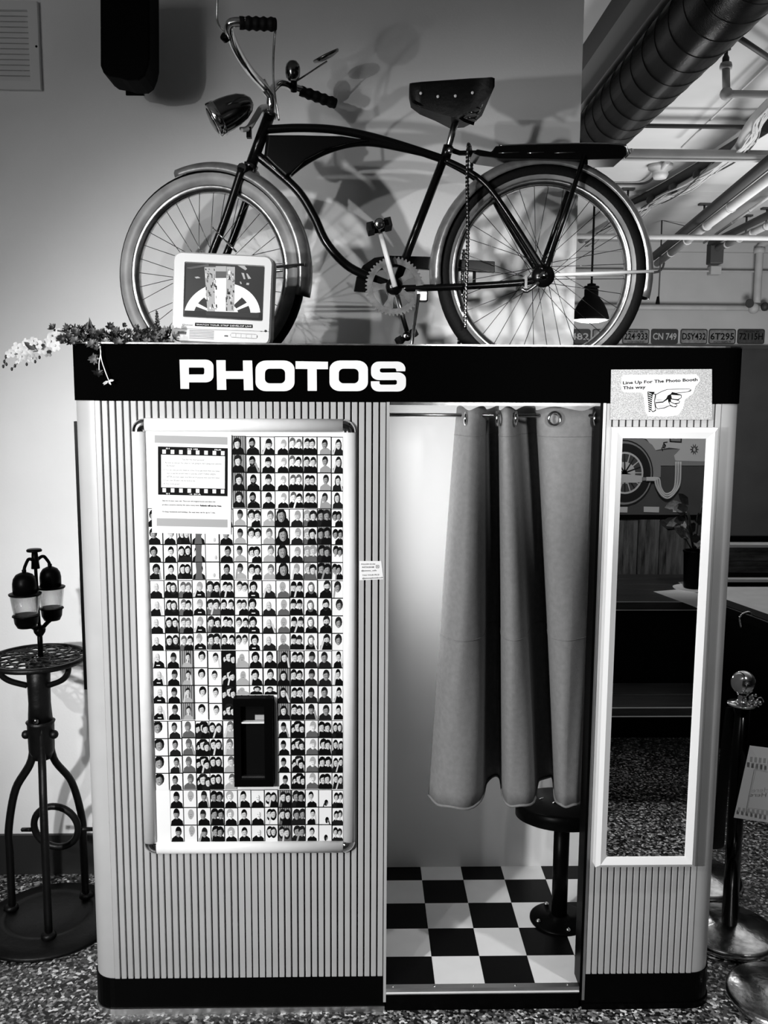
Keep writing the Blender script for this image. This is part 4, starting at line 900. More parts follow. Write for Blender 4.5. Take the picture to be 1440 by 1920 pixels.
mb = MB(); NS = 14; mb.add([(lerp(scx0, scx1, i/NS), .004-.002*(1-((i/NS*2-1)**2))*(1-((j/NS*2-1)**2)), lerp(scz0, scz1, j/NS)) for j in range(NS+1) for i in range(NS+1)], [(j*(NS+1)+i, j*(NS+1)+i+1, (j+1)*(NS+1)+i+1, (j+1)*(NS+1)+i) for j in range(NS) for i in range(NS)], 0, True)
scr = tvb(mb, 'screen', 'screen_dark')
def sc(px, py): # screen uv from zoomed crop (6x) coordinates
    u = (px-245)/(1165-245); v = (py-(265+75*u))/(965-265-10*u); return u, 1-v
NORM_SKIP = True
def spic(pts, mi, lv):
    pp = []
    for x, y in pts:
        u, v = sc(x, y); u = min(max(u, .015), .985); v = min(max(v, .02), .98)
        pp.append(Vector((lerp(scx0, scx1, u), .0014-lv*.00012, lerp(scz0, scz1, v))))
    pic.face(pp, mi)
pic = MB()
def wedge(r0, r1, a0, a1, mi, lv, n=4, cx=690, cy=960):
    for i in range(n):
        b0, b1 = math.radians(lerp(a0, a1, i/n)), math.radians(lerp(a0, a1, (i+1)/n))
        spic([(cx+r0*math.cos(b0), cy-r0*.95*math.sin(b0)), (cx+r1*math.cos(b0), cy-r1*.95*math.sin(b0)), (cx+r1*math.cos(b1), cy-r1*.95*math.sin(b1)), (cx+r0*math.cos(b1), cy-r0*.95*math.sin(b1))], mi, lv)
wedge(10, 440, 6, 174, 0, 0, 30)
for i in range(6): spic([(270+i*8, 340+i*2), (520, 300+i*4), (520, 306+i*4), (272+i*8, 350+i*2)], 2, 0)
for a0, a1 in ((8, 24), (32, 48), (130, 148), (156, 173)): wedge(190, 330, a0, a1, 3, 1)
spic([(470, 325), (770, 335), (775, 470), (480, 480)], 2, 1); spic([(590, 480), (725, 480), (730, 900), (610, 900)], 0, 3)
spic([(600, 330), (720, 335), (720, 400), (600, 395)], 1, 2)
rnd = random.Random(3)
for x0_, x1_ in ((470, 600), (725, 820)):
    spic([(x0_, 340), (x1_, 345), (x1_+10, 900), (x0_+50 if x0_ < 500 else x0_, 895)], 1, 2)
    for i in range(46):
        x = rnd.uniform(x0_, x1_-10); y = rnd.uniform(350, 860); x += (y-340)/560*40 if x0_ < 500 else 0; ww = rnd.uniform(4, 16); h2 = rnd.uniform(12, 60)
        spic([(x, y), (x+ww, y+4), (x+ww+3, y+h2), (x+2, y+h2-5)], rnd.choice([4, 4, 3, 0, 2]), 4)
for a in ((895, 420, 925, 425, 945, 500, 925, 500), (950, 430, 965, 430, 1010, 495, 975, 500), (850, 325, 930, 335, 960, 375, 940, 390), (880, 530, 895, 530, 905, 560, 890, 560), (960, 545, 990, 550, 985, 575, 955, 570), (360, 460, 400, 455, 430, 475, 380, 480)):
    spic([(a[i], a[i+1]) for i in range(0, 8, 2)], 1, 1)
spic([(250, 880), (1160, 925), (1160, 1010), (250, 960)], 4, 5); spic([(500, 895), (1120, 925), (1110, 985), (510, 945)], 3, 6)
tvb(pic, 'picture', ['screen_white', 'screen_light', 'screen_mid', 'screen_dark', 'screen_black'], parent=scr)
NORM_SKIP = False
def tl(px, py): return ((px-125)/(1260-125)*TW-hw, hh-((py-(155+95*(px-125)/1135))/(1210-155)*TH)) # face point from crop
def tq(mb, x0, y0, x1, y1, d=.0012, mi=0):
    a, b_, c_, e_ = tl(x0, y0), tl(x1, y0+(x1-x0)*.062), tl(x1, y1+(x1-x0)*.062), tl(x0, y1)
    mb.prism([(p[0], -.0022, p[1]) for p in (a, b_, c_, e_)], (0, -d, 0), mi); return mb
tvb(tq(MB(), 398, 1000, 1055, 1040), 'label_tape', 'ink', parent=cab)
a, b_ = tl(412, 1030), tl(1045, 1070); mb = MB().text('WATCH YOUR STRIP DEVELOP LIVE', (a[0], -.0036, a[1]), width=b_[0]-a[0], size=.0055, xd=Vector((b_[0]-a[0], 0, b_[1]-a[1])).normalized(), bold=.01); tvb(mb, 'label_text', 'paper', parent=cab)
a, b_ = tl(250, 1026), tl(380, 1036); mb = MB().text('Quasar', (a[0], -.0026, a[1]), width=b_[0]-a[0], size=.0062, xd=Vector((b_[0]-a[0], 0, b_[1]-a[1])).normalized()); tvb(mb, 'maker_text', 'ink_soft', parent=cab)
for i in range(6): tvb(tq(MB(), 335, 1086+i*18, 618, 1092+i*18, .0006), 'speaker_slot', 'tv_slot', parent=cab)
tvb(tq(MB(), 202, 1095, 300, 1130, .001), 'headphone_door', 'tv_slot', parent=cab); tvb(tq(MB(), 740, 1158, 774, 1172, .003), 'power_button', 'tv_slot', parent=cab)
tvb(tq(MB(), 160, 1058, 1245, 1062, .0006), 'panel_line', 'ink_soft', parent=cab)
mb = MB(); a, c_ = tl(806, 1130), tl(1115, 1200); zz = (tl(806, 1160)[1]+tl(1115, 1180)[1])/2
mb.ringprism(rr3(a[0], c_[0], zz-.006, zz+.006, .0055, -.0022), rr3(a[0]+.0008, c_[0]-.0008, zz-.0052, zz+.0052, .0048, -.0022), (0, -.0008, 0)); tvb(mb, 'button_outline', 'ink_soft', parent=cab)
for i in range(5):
    x0_ = a[0]+.0012+i*(c_[0]-a[0]-.002)/5; w_ = (c_[0]-a[0]-.002)/5-.0008; tvb(MB().box(x0_, x0_+w_, -.0034, -.002, zz-.0045, zz+.0045), 'button', 'tv_plastic', parent=cab)
p = tl(1205, 1120); tvb(MB().lathe([(0, 0), (.0032, 0), (.0032, .0015), (0, .0015)], (p[0], -.0035, p[1]-.0), (0, 1, 0), n=12), 'sensor', 'tv_slot', parent=cab)
p = tl(1155, 1122); tvb(MB().box(p[0]-.0025, p[0]+.0025, -.0032, -.002, p[1]-.001, p[1]+.001), 'indicator', 'tv_slot', parent=cab)
mb = MB().box(-hw+.025, hw-.03, .01, .14, -hh-.006, -hh+.004); tvb(mb, 'foot', 'brushed')
p0 = P(443, 472, Y=.13); p1 = P(399, 427, Y=.17); MB().tube([p0, p0.lerp(p1, .45)], .0028, 8).tube([p0.lerp(p1, .45), p1], .0018, 8).ball(p1, .003).build('antenna', 'chrome', tv)
rs = MB().box(tvx.x-.10, tvx.x+.10, .05, .18, RF+.001, 1.948).build('riser_block', 'black_matte'); tag(rs, 'low black block under the television on the booth roof, barely visible', 'block')

# ================================================================== FLOWERS AND SUCCULENTS ON THE ROOF EDGE
def blossom(parent, c, r, rnd):
    mb = MB(); n0 = Vector((rnd.uniform(-.5, .5), -1, rnd.uniform(-.3, .6))).normalized(); u = n0.orthogonal().normalized(); v = n0.cross(u); a0 = rnd.uniform(0, 6)
    for k in range(5):
        a = a0+2*PI*k/5; d = u*math.cos(a)+v*math.sin(a); t = n0.cross(d)
        mb.add([c, c+d*r*.5+t*r*.44+n0*r*.12, c+d*r+t*r*.26+n0*r*.05, c+d*r-t*r*.26+n0*r*.05, c+d*r*.5-t*r*.44+n0*r*.12, c+d*r*.55+n0*r*.25], [(0, 1, 5), (1, 2, 5), (2, 3, 5), (3, 4, 5), (4, 0, 5)], 0, True)
    mb.ball(c+n0*r*.12, r*.2, 6, 4, mi=0); return mb.build('blossom', 'petal', parent, org=c)
def leafm(mb, a, d, L_, w_, nrm, mi=0, curl=.2):
    d = d.normalized(); s = d.cross(nrm).normalized(); n2 = s.cross(d)
    pts = [a, a+d*L_*.35+s*w_+n2*L_*curl*.3, a+d*L_*.75+s*w_*.7+n2*L_*curl*.6, a+d*L_+n2*L_*curl*.5, a+d*L_*.75-s*w_*.7+n2*L_*curl*.6, a+d*L_*.35-s*w_+n2*L_*curl*.3, a+d*L_*.5+n2*L_*curl*.1]
    mb.add(pts, [(0, 1, 6), (1, 2, 6), (2, 3, 6), (3, 4, 6), (4, 5, 6), (5, 0, 6)], mi, True)
def rosette(parent, c, r, rnd, ma, cnt=11, name='rosette', face=None):
    mb = MB(); n0 = Vector(face) if face else Vector((rnd.uniform(-.5, .5), -1, rnd.uniform(-.1, .9))); n0.normalize(); u = n0.orthogonal().normalized(); v = n0.cross(u)
    for k in range(cnt):
        a = 2*PI*k/cnt*1.0+rnd.uniform(-.2, .2); t = rnd.uniform(.1, .7); d = (u*math.cos(a)+v*math.sin(a))*(1-t*.4)+n0*t; leafm(mb, c, d, r*rnd.uniform(.75, 1.1), r*.2, n0, 0, .15)
    return mb.build(name, ma, parent, org=c)
rnd = random.Random(11)
orc = thing('orchid_spray', P(110, 650, Y=.10), 'white artificial orchid spray arching past the left end of the booth roof', 'artificial flower')
FYY = .06
for x, y, r in ((20, 663, .014), (33, 652, .015), (40, 668, .013), (52, 655, .016), (60, 672, .013), (48, 643, .013), (70, 645, .016), (80, 655, .015), (95, 640, .017), (88, 662, .013), (104, 648, .016), (98, 630, .014), (112, 634, .014), (34, 677, .008), (62, 640, .013), (108, 622, .012)):
    blossom(orc, P(x, y, Y=FYY+rnd.uniform(-.02, .02)), r*1.05, rnd)
MB().tube(PL([(150, 640), (110, 645), (70, 658), (30, 664), (12, 668), (8, 685)], FYY+.02), .0013, 5).build('stem', 'leaf_mid', orc)
MB().tube(PL([(40, 672), (34, 680), (22, 692)], FYY+.02), .0011, 5).build('stem', 'leaf_mid', orc)
for x, y in ((11, 669), (8, 678), (12, 683), (6, 687), (28, 686), (22, 692), (50, 683), (66, 678), (74, 670)): MB().ball(P(x, y, Y=FYY), .0035, 6, 5, (1, 1, 1.5)).build('bud', 'leaf_dark', orc)
mb = MB(); leafm(mb, P(66, 657, Y=FYY-.02), P(46, 642, Y=FYY-.02)-P(66, 657, Y=FYY-.02), .036, .008, Vector((0, -1, .3))); mb.build('leaf', 'leaf_dark', orc)
suc = thing('succulent_garland', P(230, 655, Y=.06), 'tangle of dark artificial succulents along the front left roof edge', 'artificial plant')
for i in range(120):
    x = rnd.uniform(118, 322); y = rnd.uniform(618, 649)-(6 if x < 180 else 0)*rnd.random(); 
    rosette(suc, P(x, y, Y=rnd.uniform(.0, .09)), rnd.uniform(.011, .018), rnd, rnd.choice(['leaf_dark', 'leaf_dark', 'leaf_dark', 'leaf_mid']), rnd.choice([7, 9, 11]))
for x, y, r, ma in ((101, 617, .018, 'leaf_dark'), (120, 636, .020, 'leaf_dark'), (172, 645, .018, 'leaf_mid'), (180, 652, .020, 'leaf_mid'), (207, 613, .016, 'leaf_dark'), (222, 643, .019, 'leaf_mid'), (234, 610, .010, 'leaf_dark'), (258, 617, .016, 'leaf_dark'), (176, 673, .018, 'leaf_mid'), (183, 701, .018, 'leaf_dark'), (310, 620, .014, 'leaf_mid'), (141, 640, .016, 'leaf_mid')):
    rosette(suc, P(x, y, Y=-.015), r, rnd, ma, 13)
for a in ([(185, 645), (189, 660), (186, 680), (186, 694)], [(188, 648), (190, 672), (197, 695), (204, 713)]): MB().tube(PL(a, -.018), .0016, 6).build('stem', 'paper', suc)
mb = MB()
for dx, dz in ((-1, -.8), (-.7, -1), (.9, .05), (.3, -.5), (1.3, .25)): leafm(mb, P(203, 714, Y=-.018), Vector((dx, -.2, dz*.7)), .017, .003, Vector((0, -1, 0)))
mb.build('hanging_blossom', 'petal', suc)
for pts in ([(160, 622), (158, 612), (165, 606)], [(176, 638), (172, 620), (170, 602)], [(168, 625), (178, 618)]):
    p_ = [P(x, y, Y=.03) for x, y in pts]; mb = MB(); leafm(mb, p_[0], p_[-1]-p_[0], (p_[-1]-p_[0]).length*1.2, .006, Vector((0, -1, 0))); mb.build('leaf', 'leaf_dark', suc)
MB().tube(PL([(108, 620), (125, 622), (140, 618), (160, 635), (200, 640), (260, 640), (320, 645)], .03), .0022, 6).build('stem', 'leaf_dark', suc)
sprig = thing('plant_sprig', P(294, 650, Y=.05), 'upright dark leafy sprig left of the television', 'artificial plant')
MB().tube(PL([(300, 650), (295, 620), (294, 585)], .05), .0014, 5).build('stem', 'leaf_dark', sprig)
mb = MB()
for i in range(34):
    t = i/33; c = P(296-2*t, 626-42*t, Y=.05); a = i*2.4; leafm(mb, c, Vector((math.cos(a), math.sin(a)*.6, .5)), .011*(1.15-t*.8), .0028, Vector((0, -1, .2)))
mb.build('foliage', 'leaf_dark', sprig)

# ================================================================== WALL: VENT AND SPEAKER
vx0 = P(-70, 80, Y=WALLY).x; vx1 = P(76, 80, Y=WALLY).x; vz1 = P(40, 5, Y=WALLY).z; vz0 = P(40, 171, Y=WALLY).z
vent = thing('wall_vent', ((vx0+vx1)/2, WALLY, vz0), 'white louvred return air grille high on the grey wall', 'vent')
b1 = 27*ppm(P(40, 80, Y=WALLY)); o_ = [Vector((vx0, WALLY-.018, vz0)), Vector((vx1, WALLY-.018, vz0)), Vector((vx1, WALLY-.018, vz1)), Vector((vx0, WALLY-.018, vz1))]
i_ = [Vector((vx0+b1*.7, WALLY-.018, vz0+b1*.6)), Vector((vx1-b1*.7, WALLY-.018, vz0+b1*.6)), Vector((vx1-b1*.7, WALLY-.018, vz1-b1*.6)), Vector((vx0+b1*.7, WALLY-.018, vz1-b1*.6))]
MB().ringprism(o_, i_, (0, .018, 0)).build('frame', 'white_matte', vent, bevel=.002)
nl = 13; hz_ = (vz1-vz0-b1*1.2)/nl
for i in range(nl):
    z = vz0+b1*.6+hz_*(i+.5); MB().prism([(vx0+b1*.7, WALLY-.012, z-hz_*.45), (vx0+b1*.7, WALLY-.010, z-hz_*.48), (vx0+b1*.7, WALLY-.0005, z+hz_*.4), (vx0+b1*.7, WALLY-.0025, z+hz_*.45)], (vx1-vx0-b1*1.4, 0, 0)).build('louvre', 'white_matte', vent)
q = P(68, 87, Y=WALLY-.019); MB().ball(q, .004, 8, 5, (1, .4, 1)).build('screw', 'ink', vent)
sp = thing('wall_speaker', (P(240, 80, Y=WALLY-.2).x, WALLY, P(240, 145, Y=WALLY-.2).z), 'black loudspeaker hung on the grey wall at the top left', 'speaker')
spp = [(187, -60), (188, 122), (194, 135), (205, 142), (232, 146), (246, 150), (272, 150), (284, 142), (292, 125), (296, 108), (295, -60)]
MB().prism([P(187+(x-187)*.86, y, Y=WALLY-.30) for x, y in spp], (0, .14, 0)).build('cabinet', 'black_matte', sp, bevel=.006)
MB().tube([P(262, 160, Y=WALLY-.2), P(258, 120, Y=WALLY-.2)], .028, 10).build('bracket_knuckle', 'black_matte', sp)
MB().tube([P(262, 155, Y=WALLY-.2), P(252, 150, Y=WALLY)], .012, 8).build('bracket_arm', 'black_matte', sp)
q = P(252, 150, Y=WALLY-.004); MB().box(q.x-.03, q.x+.03, WALLY-.008, WALLY, q.z-.05, q.z+.05).build('wall_plate', 'black_matte', sp)

# ================================================================== CEILING SERVICES
dx_, dz_, dr = 1.216, 3.30, .152
duct = thing('spiral_duct', (dx_, 3.0, dz_), 'fat black spiral duct running away under the ceiling', 'duct')
MB().tube([(dx_, -1.2, dz_), (dx_, 3.0, dz_)], dr, 40).build('duct_run', 'duct_metal', duct)
MB().lathe([(dr, 0), (.125, .22), (.125, 4.7)], (dx_, 3.0, dz_), (0, 1, 0), n=40).build('duct_reducer', 'duct_metal', duct)
y = -.95
while y < 3.0:
    big = abs((y*10) % 8) < 1.2
    MB().lathe([(dr+.0003, -.0025), (dr+.002, 0), (dr+.0003, .0025)], (dx_, y, dz_), (.04, 1, .06), n=40, caps=False).build('seam', 'black_matte', duct); y += .17
MB().box(dx_-.2, dx_+.2, .9, .92, CEIL-.02, CEIL-.0).build('hanger_strap', 'black_matte', duct)
def pipe(name, pts, r, ma, label, cat='pipe', n=10, k=5, group=None, extra=None):
    pp = crom(pts, k) if len(pts) > 2 else [Vector(p) for p in pts]
    t = thing(name, pp[0], label, cat, group); MB().tube(pp, r, n).build('run', ma, t)
    if extra: extra(t)
    return t
# wide pipe across
zz = 3.28; a = P(1170, 290, Z=zz); yb = a.y
def jn(t):
    for px in (1225, 1330): q = P(px, 290, Y=yb); MB().lathe([(.031, -.012), (.033, 0), (.031, .012)], (q.x, yb, zz), (1, 0, 0), n=16).build('coupling', 'pipe_paint', t)
pipe('water_pipe', [Vector((1.40, yb, zz)), Vector((5.9, yb, zz))], 11*ppm(a), 'pipe_paint', 'fattest pale pipe crossing under the ceiling, just right of the duct', extra=jn)
q = P(1300, 299, Y=yb-.05); pipe('conduit', [Vector((1.40, yb-.05, q.z)), Vector((5.9, yb-.05, q.z))], .008, 'pipe_paint', 'thin conduit strapped under the fattest pale cross pipe')
# sprinkler branch with upright head
q = P(1362, 176, Z=3.18); yy = q.y; p4 = P(1362, 176, Y=yy)
def spr(t):
    a = P(1362, 176, Y=yy); b_ = P(1361, 124, Y=yy); rr_ = 9*ppm(a)
    MB().tube([a, b_], rr_*.8, 12).build('riser', 'pipe_paint', t)
    MB().lathe([(rr_*1.25, -.012), (rr_*1.3, 0), (rr_*1.1, .014)], b_, (0, 0, 1), n=14).build('coupling', 'pipe_paint', t)
    MB().ball(a, rr_*1.35, 14, 8).build('elbow', 'pipe_paint', t)
    c = P(1361, 108, Y=yy); MB().lathe([(rr_*.75, -.03), (rr_*.7, 0), (rr_*.4, .012), (rr_*.4, .03), (rr_*.95, .032), (rr_*.95, .036), (0, .037)], c, (0, 0, 1), n=12).build('sprinkler_head', 'pipe_dark', t)
pipe('sprinkler_branch', [p4, Vector((5.9, yy, p4.z))], 7*ppm(p4), 'pipe_paint', 'pale sprinkler branch pipe with an upright dark head, upper right', 'sprinkler', extra=spr)
pipe('brace_rod', [P(1372, 62, Z=3.42), P(1480, 134, Z=3.42)], .014, 'pipe_dark', 'dark flat rod beside the sprinkler head at the right edge', 'rod')
pipe('conduit', [P(1470, 92, Z=3.44), P(1278, 276, Z=3.44)], .006, 'pipe_paint', 'thin conduit running diagonally past the sprinkler branch')
for py, r_, lab in ((237, .010, 'dark thin pipe crossing high, above the fattest pale pipe'),):
    q = P(1300, py, Z=3.40); pipe('water_pipe', [Vector((1.40, q.y, 3.40)), Vector((5.9, q.y, 3.40))], .013, 'pipe_dark', lab)
q = P(1300, 218, Z=3.40); 
# bundle of insulated pipe and cables, diagonal
cb = thing('cable_bundle', P(1300, 330, Z=3.34), 'thick bundle of taped pipes and loose cables sagging diagonally under the ceiling', 'cable bundle')
MB().tube(crom([P(1470, 170, Z=3.36), P(1425, 215, Z=3.34), P(1405, 240, Z=3.34), P(1363, 300, Z=3.36), P(1240, 372, Z=3.37), P(1184, 395, Z=3.37), P(1090, 450, Z=3.37)], 6), .034, 12).build('insulated_pipe', 'pipe_paint', cb)
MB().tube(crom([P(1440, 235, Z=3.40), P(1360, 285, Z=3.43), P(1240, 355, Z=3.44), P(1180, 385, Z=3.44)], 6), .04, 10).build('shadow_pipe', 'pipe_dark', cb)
rnd = random.Random(5)
for i in range(9):
    j = lambda s: rnd.uniform(-s, s); MB().tube(crom([P(1470+j(6), 180+j(9), Z=3.3), P(1425+j(8), 225+j(8), Z=3.3), P(1410+j(8), 262+j(8), Z=3.29), P(1365+j(8), 302+j(7), Z=3.3), P(1290+j(8), 350+j(9), Z=3.31), P(1235+j(6), 378+j(8), Z=3.33), P(1180+j(4), 412+j(12), Z=3.35), P(1100+j(10), 460+j(14), Z=3.3)], 5), .0055, 5).build('cable', rnd.choice(['pipe_paint', 'pipe_paint', 'pipe_dark']), cb)
MB().tube(crom([P(1335, 305, Z=3.3), P(1280, 360, Z=3.3), P(1235, 384, Z=3.33), P(1190, 400, Z=3.35)], 6), .004, 5).build('cable', 'pipe_dark', cb)
for t in (.25, .5, .75):
    q = P(1363, 300, Z=3.36).lerp(P(1184, 395, Z=3.37), t); d = (P(1184, 395, Z=3.37)-P(1363, 300, Z=3.36)).normalized(); MB().lathe([(.037, -.01), (.038, .01)], q, d, n=12).build('tape_band', 'pipe_dark', cb)
# second and third diagonals
def two(a, b_, c_, z, r, label, dark=True, bands=4):
    t = thing('drain_pipe', P(*b_, Z=z), label, 'pipe'); A, B = P(*a, Z=z), P(*b_, Z=z); MB().tube([A, B], r, 12).build('run', 'pipe_paint', t)
    if dark: MB().tube([A+Vector((-.05, 0, .06)), B+Vector((-.05, 0, .06))], r*1.1, 8).build('channel', 'pipe_dark', t)
    for i in range(bands):
        q = B.lerp(A, (i+1)/(bands+2)); MB().lathe([(r*1.15, -.02), (r*1.2, 0), (r*1.15, .02)], q, (A-B).normalized(), n=12).build('coupling', 'pipe_paint', t)
    return t, A, B
t, A, B = two((1500, 290), (1232, 494), 0, 3.15, .034, 'long pale pipe with couplings in a dark channel, ending in a ring')
MB().tube([B+Vector((-.02+.09*math.cos(a), .0, .0+.09*math.sin(a))) for a in [2*PI*i/16 for i in range(16)]], .012, 6, closed=True).build('end_ring', 'pipe_dark', t)
two((1490, 335), (1320, 455), 0, 3.36, .012, 'slim pale pipe running beside the long coupled pipe', False, 3)
t, A, B = two((1500, 395), (1342, 468), 0, 3.22, .030, 'short pale pipe ending in a black fitting above the junction box')
MB().box(B.x-.07, B.x+.06, B.y-.06, B.y+.06, B.z-.14, B.z+.06).build('end_fitting', 'pipe_dark', t, bevel=.01)
# ceiling rose and feed, beam lines, hangers
q = P(1238, 322, Z=CEIL-.05); rose = thing('ceiling_rose', (q.x, q.y, CEIL), 'small pale round ceiling fixture with a dark curved feed cable', 'ceiling fixture')
MB().lathe([(0, -.10), (.045, -.10), (.06, -.07), (.055, -.05), (.09, -.03), (.09, 0)], (q.x, q.y, CEIL), n=20).build('rose', 'pipe_paint', rose)
MB().tube(crom([P(1228, 330, Z=CEIL-.05), P(1215, 341, Z=CEIL-.04), P(1195, 345, Z=CEIL-.02), P(1140, 345, Z=CEIL-.02)], 5), .010, 6).build('feed_cable', 'pipe_dark', rose)
MB().tube([P(1240, 318, Z=CEIL-.04), P(1252, 303, Z=CEIL-.02)], .02, 8).build('arm', 'pipe_paint', rose)
for i, (x, y0_, y1_, lab) in enumerate(((1176, 358, 400, 'thin hanger rod near the top of the rear wheel'), (1319, 385, 425, 'thin hanger rod above the long coupled pipe'), (1398, 426, 444, 'short hanger rod over the black fitting'), (1436, 410, 432, 'thin hanger rod at the right frame edge'))):
    q = P(x, y1_, Z=3.3); t = thing('hanger_rod', (q.x, q.y, CEIL), lab, 'hanger'); zt = CEIL-.016; MB().tube([(q.x, q.y, q.z), (q.x, q.y, zt)], .009, 6).build('rod', 'pipe_dark', t); MB().box(q.x-.05, q.x+.05, q.y-.03, q.y+.03, zt, zt+.015).build('plate', 'pipe_dark', t)
for py, z_, r_, lab in ((445, 3.06, .022, 'straight pale pipe crossing the room above the lamp'),):
    q = P(1300, py, Z=z_); pipe('water_pipe', [Vector((xe+.4, q.y, z_)), Vector((5.95, q.y, z_))], r_, 'pipe_paint', lab)
for py, z_, r_, lab, Yf in ((508, 0, .012, 'thin conduit crossing the far wall through the junction box', FARY-.05), (577, 0, .032, 'pale pipe along the far wall above the licence plates', FARY-.07)):
    q = P(1300, py, Y=Yf); pipe('wall_pipe', [Vector((xe+.6, Yf, q.z)), Vector((5.95, Yf, q.z))], r_, 'pipe_paint', lab)
q0_, q1_ = P(1326, 501, Y=FARY), P(1345, 517, Y=FARY)
jb = MB().box(q0_.x, q1_.x, FARY-.12, FARY-.001, q1_.z, q0_.z).build('junction_box', 'pipe_paint', None, org=(q0_.x, FARY, q1_.z), bevel=.006); tag(jb, 'square pale junction box on the far wall', 'junction box')
MB().tube([P(1335, 500, Y=FARY-.05), P(1337, 475, Y=FARY-.05)], .022, 8).build('stub', 'pipe_paint', jb)
# riser with valve at right
dz3 = FARY-.10
t = thing('valve_riser', P(1421, 566, Y=dz3), 'vertical pale pipe with an elbow and a valve at the right edge', 'pipe')
MB().tube(crom([P(1480, 438, Y=dz3), P(1440, 453, Y=dz3), P(1426, 463, Y=dz3), P(1424, 480, Y=dz3), P(1419, 568, Y=dz3)], 5), .042, 12).build('run', 'pipe_paint', t)
MB().lathe([(.06, -.03), (.062, 0), (.06, .03)], P(1424, 470, Y=dz3), n=14).build('elbow_collar', 'pipe_paint', t)
MB().ball(P(1413, 578, Y=dz3), .062, 12, 8).build('valve_body', 'pipe_paint', t); q = P(1404, 570, Y=dz3)
MB().tube([q+Vector((-.01, -.06, .05*0)), q+Vector((.01, .0, 0))], .02, 8).lathe([(.045, -.008), (.05, 0), (.045, .008)], q+Vector((-.02, -.07, 0)), (0, 1, 0), n=14).build('valve_wheel', 'pipe_dark', t)
MB().ball(P(1434, 575, Y=dz3), .05, 10, 7).build('valve_cap', 'pipe_dark', t)
# hanging cord with plug
cdY = P(1241, 413, Z=CEIL).y; t = thing('power_cable', P(1237, 413, Y=cdY), 'thin cord with a black plug hanging from the ceiling', 'cord')
MB().tube([P(1241, 413, Y=cdY), P(1239, 480, Y=cdY), P(1235, 556, Y=cdY)], .007, 6).build('cord', 'pipe_dark', t)
MB().tube([P(1234, 556, Y=cdY), P(1233, 570, Y=cdY)], [.012, .022], 8).build('plug', 'black_matte', t)
MB().tube([P(1241, 413, Y=cdY), P(1302, 428, Y=cdY+.1)], .004, 5).build('tie_wire', 'pipe_dark', t)
# pendant lamp
LY_ = 4.6; lc = P(1107, 600, Y=LY_); u_ = ppm(lc)
pl = thing('pendant_lamp', (lc.x, LY_, lc.z), 'black bell-shaped pendant lamp glowing behind the rear wheel', 'lamp')
MB().lathe([(34.5*u_, 0), (34*u_, 5*u_), (30*u_, 18*u_), (23*u_, 32*u_), (13*u_, 44*u_), (13*u_, 56*u_), (8*u_, 58*u_), (8*u_, 66*u_), (0, 68*u_)], lc, n=32).build('shade', 'black_matte', pl)
MB().lathe([(13*u_, 58*u_), (15*u_, 60*u_), (13*u_, 62*u_)], lc, n=20, closed=True).build('collar', 'black_matte', pl)
MB().tube([lc+Vector((0, 0, 67*u_)), Vector((lc.x, LY_, CEIL))], .008, 6).build('cord', 'black_matte', pl)
MB().lathe([(0, -.02), (.5*34*u_, -.018), (33*u_, .0), (33*u_, .004), (0, .004)], lc, n=32).build('diffuser', 'lamp_glow', pl)
lamp('POINT', 'pendant_bulb', lc+Vector((0, 0, -.14)), 14, .06)

# ================================================================== LICENCE PLATES
zc = P(1300, 631, Y=FARY).z
def plate(px0, px1, txt, ma, ink, label, sub=None, y0=617, y1=645):
    a, b_ = P(px0, y0, Y=FARY-.02), P(px1, y1, Y=FARY-.02); cx_, cz_ = (a.x+b_.x)/2, (a.z+b_.z)/2; w_, h_ = b_.x-a.x, a.z-b_.z
    mb = MB(); mb.prism(rrect(cx_, cz_, w_, h_, .022, 4, FARY-.014), (0, .010, 0), 0)
    mb.ringprism(rrect(cx_, cz_, w_, h_, .022, 4, FARY-.017), rrect(cx_, cz_, w_-.02, h_-.02, .016, 4, FARY-.017), (0, .003, 0), 2)
    if txt: mb.text(txt, (cx_-w_*.44, FARY-.016, cz_-h_*.20), width=w_*.88, size=h_*.62, mi=1, bold=.02)
    if sub:
        if sub[0]: mb.text(sub[0], (cx_-w_*.28, FARY-.016, cz_+h_*.28), width=w_*.55, size=h_*.17, mi=1, bold=.02)
        if len(sub) > 1 and sub[1]: mb.text(sub[1], (cx_-w_*.32, FARY-.016, cz_-h_*.42), width=w_*.64, size=h_*.16, mi=1, bold=.02)
    o = mb.build('licence_plate', [ma, ink, 'plate_black'], None, org=(cx_, FARY-.012, cz_)); tag(o, label, 'licence plate', 'licence plates on the far wall')
plate(1056, 1107, '5482', 'plate_black', 'plate_ink', 'black licence plate with pale digits directly below the pendant lamp')
plate(1112, 1161, '', 'plate_grey', 'ink', 'light licence plate mostly hidden behind the rear tyre', ['', ''])
plate(1168, 1217, '224\u00b7933', 'plate_grey', 'ink', 'grey licence plate reading 224 933 with black digits', ['MAINE  88', 'VACATIONLAND'])
plate(1222, 1271, 'CN 749', 'plate_black', 'plate_ink', 'black licence plate reading CN 749')
plate(1277, 1326, 'DSY432', 'plate_grey', 'ink', 'mottled grey licence plate reading DSY432')
plate(1330, 1379, '6T295', 'plate_grey', 'ink', 'grey licence plate reading 6T295', ['', 'WILD WONDERFUL 79'])
plate(1384, 1433, '72115H', 'plate_dark', 'ink', 'darkest grey licence plate, last at the right edge', ['OREGON  64'])

